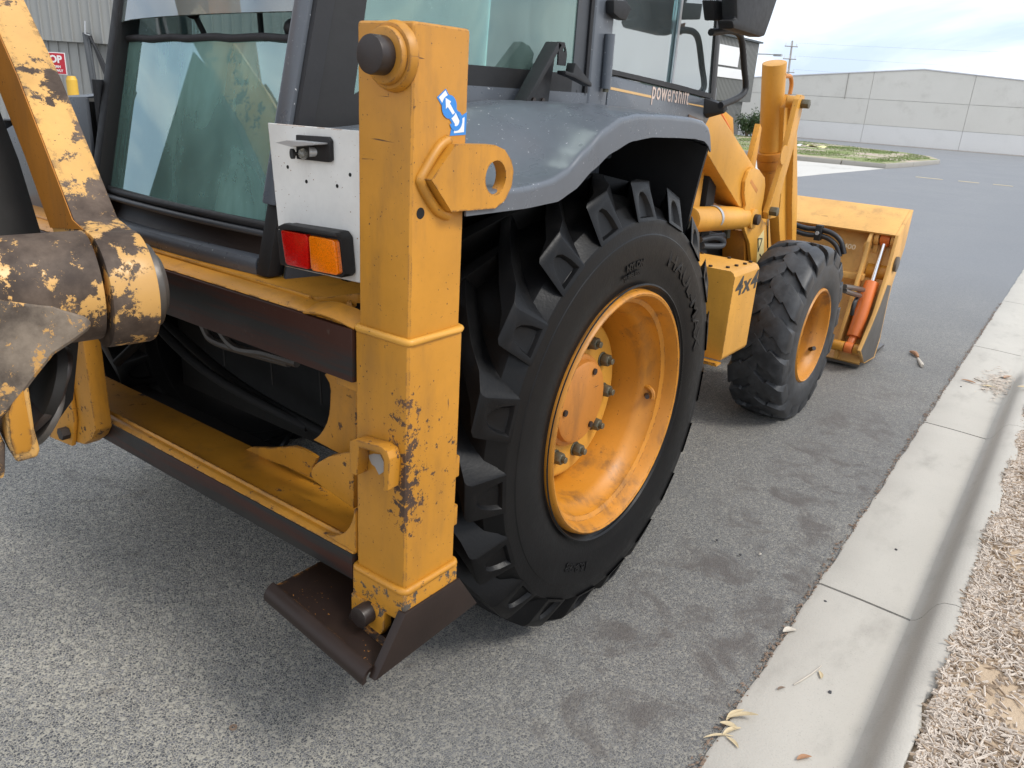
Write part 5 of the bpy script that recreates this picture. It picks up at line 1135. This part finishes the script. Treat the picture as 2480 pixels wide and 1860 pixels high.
bm = bm_new(); prism(bm, back, 'x', -1.02, 1.02); make('back_plate', bm, 'yellow_bucket', BK)
bm = bm_new(); prism(bm, [(y_m - .20, .05), (y_m + .50, .03), (y_m + .50, .012), (y_m - .20, .02)], 'x', -1.02, 1.02); make('floor_plate', bm, 'steel_bare', BK)
bm = bm_new(); box(bm, -1.0, .90, y_m - .07, y_m - .02, .56, .60); make('shelf_rib', bm, 'yellow_bucket', BK, bevel=.003)
rib = [(y_m + .01, z_m - .01), (y_m - .035, z_m - .06), (y_m - .05, .70), (y_m - .14, .50), (y_m - .27, .15), (y_m - .26, .06), (y_m - .1, .06), (y_m - .02, .5), (y_m + .07, z_m - .02)]
for x0 in (.865, .25, -.25, -.885):
    bm = bm_new(); prism(bm, rib if abs(x0) > .8 else rib[:4] + [(y_m - .10, .58), (y_m - .02, .58), rib[-1]], 'x', x0, x0 + .02); make('rib_plate', bm, 'yellow_bucket', BK, bevel=.002)
hk = [(3.722,0.845),(3.792,0.83),(3.751,0.685),(3.671,0.714),(3.523,0.737),(3.519,0.792)]
bm = bm_new(); prism(bm, hk, 'x', .845, .864); make('hook_plate', bm, 'yellow_bucket', BK, bevel=.003)
XA = .955
p_top, p_rt, p_rb, p_bt, p_bb, p_cl = [(0.955,3.606,0.829),(0.955,3.597,0.779),(0.955,3.486,0.56),(0.955,3.48,0.556),(0.955,3.291,0.222),(0.955,3.229,0.162)]
bm = bm_new(); cyl(bm, p_top, p_rb, .017, seg=20); make('ram_rod', bm, 'chrome', BK)
bm = bm_new(); cyl(bm, p_bt, p_bb, .044, seg=32); make('ram_barrel', bm, 'orange', BK, bevel=.004)
bm = bm_new(); d_ = (Vector(p_cl) - Vector(p_bb)); cyl(bm, Vector(p_bb) - d_ * .1, p_cl, .026, seg=16); cyl(bm, (XA - .025, p_cl[1], p_cl[2]), (XA + .025, p_cl[1], p_cl[2]), .036, seg=20); make('ram_clevis', bm, 'orange', BK, bevel=.003)
bm = bm_new(); cyl(bm, (XA - .03, p_top[1], p_top[2]), (XA + .03, p_top[1], p_top[2]), .04, seg=24); cyl(bm, Vector(p_top), Vector(p_rt), .026, seg=16); make('ram_eye', bm, 'orange', BK, bevel=.004)
for x0, x1 in ((.89, .918), (.993, 1.015)):
    bm = bm_new(); cyl(bm, (x0, p_top[1], p_top[2]), (x1, p_top[1], p_top[2]), .05, seg=24); box(bm, x0, x1, p_top[1] - .01, p_top[1] + .12, p_top[2] - .1, p_top[2] + .03); make('ram_ear', bm, 'yellow_bucket', BK, bevel=.003)
for xa, xb in ((.84, .925), (.985, 1.021)):
    bm = bm_new(); cyl(bm, (xa, p_cl[1], p_cl[2]), (xb, p_cl[1], p_cl[2]), .034, seg=20); make('lower_pin_boss', bm, 'yellow_scuffed', BK, bevel=.003)
tp = [(0.955,3.447,0.667)][0]
bm = bm_new(); cyl(bm, (.886, tp[1] + .14, tp[2] - .06), (1.021, tp[1] + .14, tp[2] - .06), .055, seg=28); make('pivot_tube', bm, 'yellow_scuffed', BK, bevel=.004)
pdv = [(3.602,0.677)][0]
bm = bm_new(); cyl(bm, (1.0425, *pdv), (1.062, *pdv), .05, seg=24); make('pivot_disc', bm, 'steel_bare', BK, bevel=.004)
for pts_ in ([(0.93,2.879,0.616),(0.93,3.092,0.576),(0.93,3.384,0.516)], [(0.93,2.9,0.588),(0.93,3.089,0.542),(0.93,3.327,0.487)]):
    bm = bm_new(); tube(bm, pts_, .016, 8, 3); make('hose_coupling', bm, 'steel_bare', BK)
bm = bm_new(); tube(bm, [(0.92,3.374,0.477),(0.92,3.289,0.459),(0.92,3.263,0.417),(0.92,3.271,0.368)], .014, 8, 4); make('hose', bm, 'hose', BK)
for hz in ([(0.205,3.46,0.882),(0.338,3.46,0.865),(0.469,3.46,0.842),(0.565,3.46,0.845),(0.648,3.46,0.833),(0.713,3.46,0.791),(0.752,3.46,0.712)], [(0.216,3.45,0.84),(0.349,3.45,0.825),(0.48,3.45,0.803),(0.575,3.45,0.806),(0.64,3.45,0.794),(0.696,3.45,0.756),(0.73,3.45,0.691)]):
    bm = bm_new(); tube(bm, hz, .017, 8, 5); make('hose', bm, 'hose', BK, smooth=60)
ck = [(0.568,3.45,0.827)][0]
bm = bm_new(); box(bm, ck[0] - .02, ck[0] + .02, 3.415, 3.475, ck[2] - .05, ck[2] + .05); make('hose_clamp', bm, 'black_plastic', BK, bevel=.004)
bm = bm_new(); cyl(bm, (ck[0], 3.412, ck[2]), (ck[0], 3.40, ck[2]), .013, seg=6); make('clamp_bolt', bm, 'galvanised', BK)
tb = text_bm('400', .045, .0005, .0004, 1.2); mt = Matrix(((1, 0, 0, .71), (0, .25, -1, y_m + .035), (0, 1, 0, .735), (0, 0, 0, 1))); make('chalk_mark', tb, 'chalk', BK, smooth=None, matrix=mt)

# ---- backhoe boom, swung to the side (own frame: x along the pivot pin, y away, z up) ---------------------------------
BA = R(78.5); BO = (0.540,-1.207)
BMAT = Matrix.Translation((BO[0], BO[1], 0)) @ Matrix.Rotation(BA, 4, 'Z')
BM_ = empty('backhoe_boom', parent=BH)
ZB = 1.177
def mk(name, bm, mat, **kw): return make(name, bm, mat, BM_, matrix=BMAT, **kw)
bm = bm_new(); cyl(bm, (-.105, 0, ZB + .012), (-.62, .02, ZB + .004), .106, .106, 48); mk('pivot_tube', bm, 'tube_worn', bevel=.004, smooth=50)
plate = [(-.108, ZB - .02), (-.104, ZB + .035), (-.07, ZB + .085), (.02, ZB + .10), (.10, ZB + .10), (.22, 1.405), (.40, 1.560), (.65, 1.735), (1.05, 1.96), (1.15, 1.86), (.70, 1.60), (.435, 1.388), (.293, 1.253), (.20, 1.12), (.10, ZB - .085), (.04, ZB - .11), (-.04, ZB - .104), (-.085, ZB - .07)]
plate = arc((0, ZB), .112, 110, 325, 22) + [(.20, 1.14), (.293, 1.253), (.435, 1.388), (.70, 1.60), (1.15, 1.86), (1.05, 1.96), (.65, 1.735), (.40, 1.560), (.22, 1.405), (.10, 1.300), (.03, 1.292)]
plate = [(a, b) for a, b in plate]
bm = bm_new(); prism(bm, plate, 'x', -.098, -.014); mk('side_plate', bm, 'boom_worn', bevel=.006)
bm = bm_new(); prism(bm, [(a + .012, b - .012) if i > 22 else (a, b) for i, (a, b) in enumerate(plate[24:])] , 'x', -.1005, -.0985); mk('inner_face', bm, 'boom_inner')
bm = bm_new(); cyl(bm, (-.0995, 0, ZB), (-.0125, 0, ZB), .1135, seg=56); mk('pivot_eye', bm, 'tube_worn', bevel=.006, smooth=50)
bm = bm_new(); cyl(bm, (-.013, 0, ZB), (.008, 0, ZB), .085, .085, 40); cyl(bm, (.008, 0, ZB), (.022, 0, ZB), .07, .062, 40); mk('pin_collar', bm, 'steel_bare', bevel=.003)
bm = bm_new(); prism(bm, [(a, b) for a, b in plate[22:]], 'x', -.62, -.55); mk('side_plate', bm, 'boom_inner', bevel=.006)
bm = bm_new(); prism(bm, [(.36, 1.20), (.50, 1.38), (.80, 1.62), (1.2, 1.85), (1.2, 1.0), (.5, .9)], 'x', -.56, -.10); mk('shade_block', bm, 'under_dark', bevel=.01)  # dark block standing in for the shade between the side plates
# upper boom, dipper and bucket folded above the picture
bm = bm_new(); prism(bm, [(1.0, 1.90), (1.15, 1.84), (1.75, 2.35), (1.95, 2.85), (1.80, 3.0), (1.55, 2.6)], 'x', -.50, -.10); mk('upper_boom', bm, 'boom_inner', bevel=.02)
bm = bm_new(); prism(bm, [(1.75, 3.05), (2.0, 2.85), (1.7, 2.75), (.35, 2.35), (.25, 2.5), (1.2, 2.85)], 'x', -.42, -.18); mk('dipper_arm', bm, 'boom_inner', bevel=.02)
bm = bm_new(); prism(bm, [(.40, 2.40), (.55, 2.60), (.2, 2.95), (-.25, 2.85), (-.35, 2.5), (-.30, 2.48), (-.18, 2.75), (.15, 2.82), (.40, 2.58)], 'x', -.62, .02); mk('digging_bucket', bm, 'steel_dark', bevel=.01)
# swing post casting below the pivot
KP = empty('swing_post', parent=BH)
def mk2(name, bm, mat, **kw): return make(name, bm, mat, KP, matrix=BMAT, **kw)
cs_ = [(-0.323,1.215),(-0.196,1.188),(-0.149,1.161),(-0.131,1.139),(-0.145,1.126),(-0.172,1.109),(-0.205,1.091),(-0.233,1.061),(-0.262,1.027),(-0.294,0.994),(-0.323,0.973),(-0.384,0.972)]
bm = bm_new(); prism(bm, cs_, 'y', -.106, .10); mk2('casting', bm, 'cast_worn', bevel=.018, seg=3)
lg = [(-0.297,0.997),(-0.265,1.07),(-0.254,1.044),(-0.256,0.954),(-0.252,0.911),(-0.258,0.897),(-0.293,0.895),(-0.301,0.932)]
bm = bm_new(); prism(bm, lg, 'y', -.10, -.02); mk2('lug', bm, 'boom_worn', bevel=.010, seg=3)
lf = [(-0.293,0.997),(-0.265,1.059),(-0.264,1.031),(-0.263,0.965),(-0.263,0.932),(-0.269,0.915),(-0.293,0.914),(-0.296,0.94)]
bm = bm_new(); prism(bm, lf, 'y', -.104, -.1005); mk2('lug_face', bm, 'yellow_scuffed', bevel=.002)
l2 = [(-0.329,0.989),(-0.308,0.951),(-0.302,0.925),(-0.312,0.859),(-0.347,0.861)]
bm = bm_new(); prism(bm, l2, 'y', -.08, .0); mk2('lug', bm, 'boom_worn', bevel=.010)
for (a, b), r_, mt_ in (([(-0.227,0.954),(-0.216,0.943)], .075, 'pin_steel'), ([(-0.219,0.928),(-0.207,0.92)], .066, 'steel_bare'), ([(-0.186,1.007),(-0.174,1.001)], .06, 'pin_steel'), ([(-0.211,0.993),(-0.192,0.985)], .085, 'under_dark')):
    bm = bm_new(); cyl(bm, (a[0], .04, a[1]), (b[0], .04, b[1]), r_, seg=32); mk2('bush', bm, mt_, bevel=.004)
bm = bm_new(); prism(bm, [(-0.286,1.102),(-0.105,1.057),(-0.135,0.911),(-0.188,0.845),(-0.32,0.877)], 'y', .12, .30); mk2('post_body', bm, 'under_dark', bevel=.02)
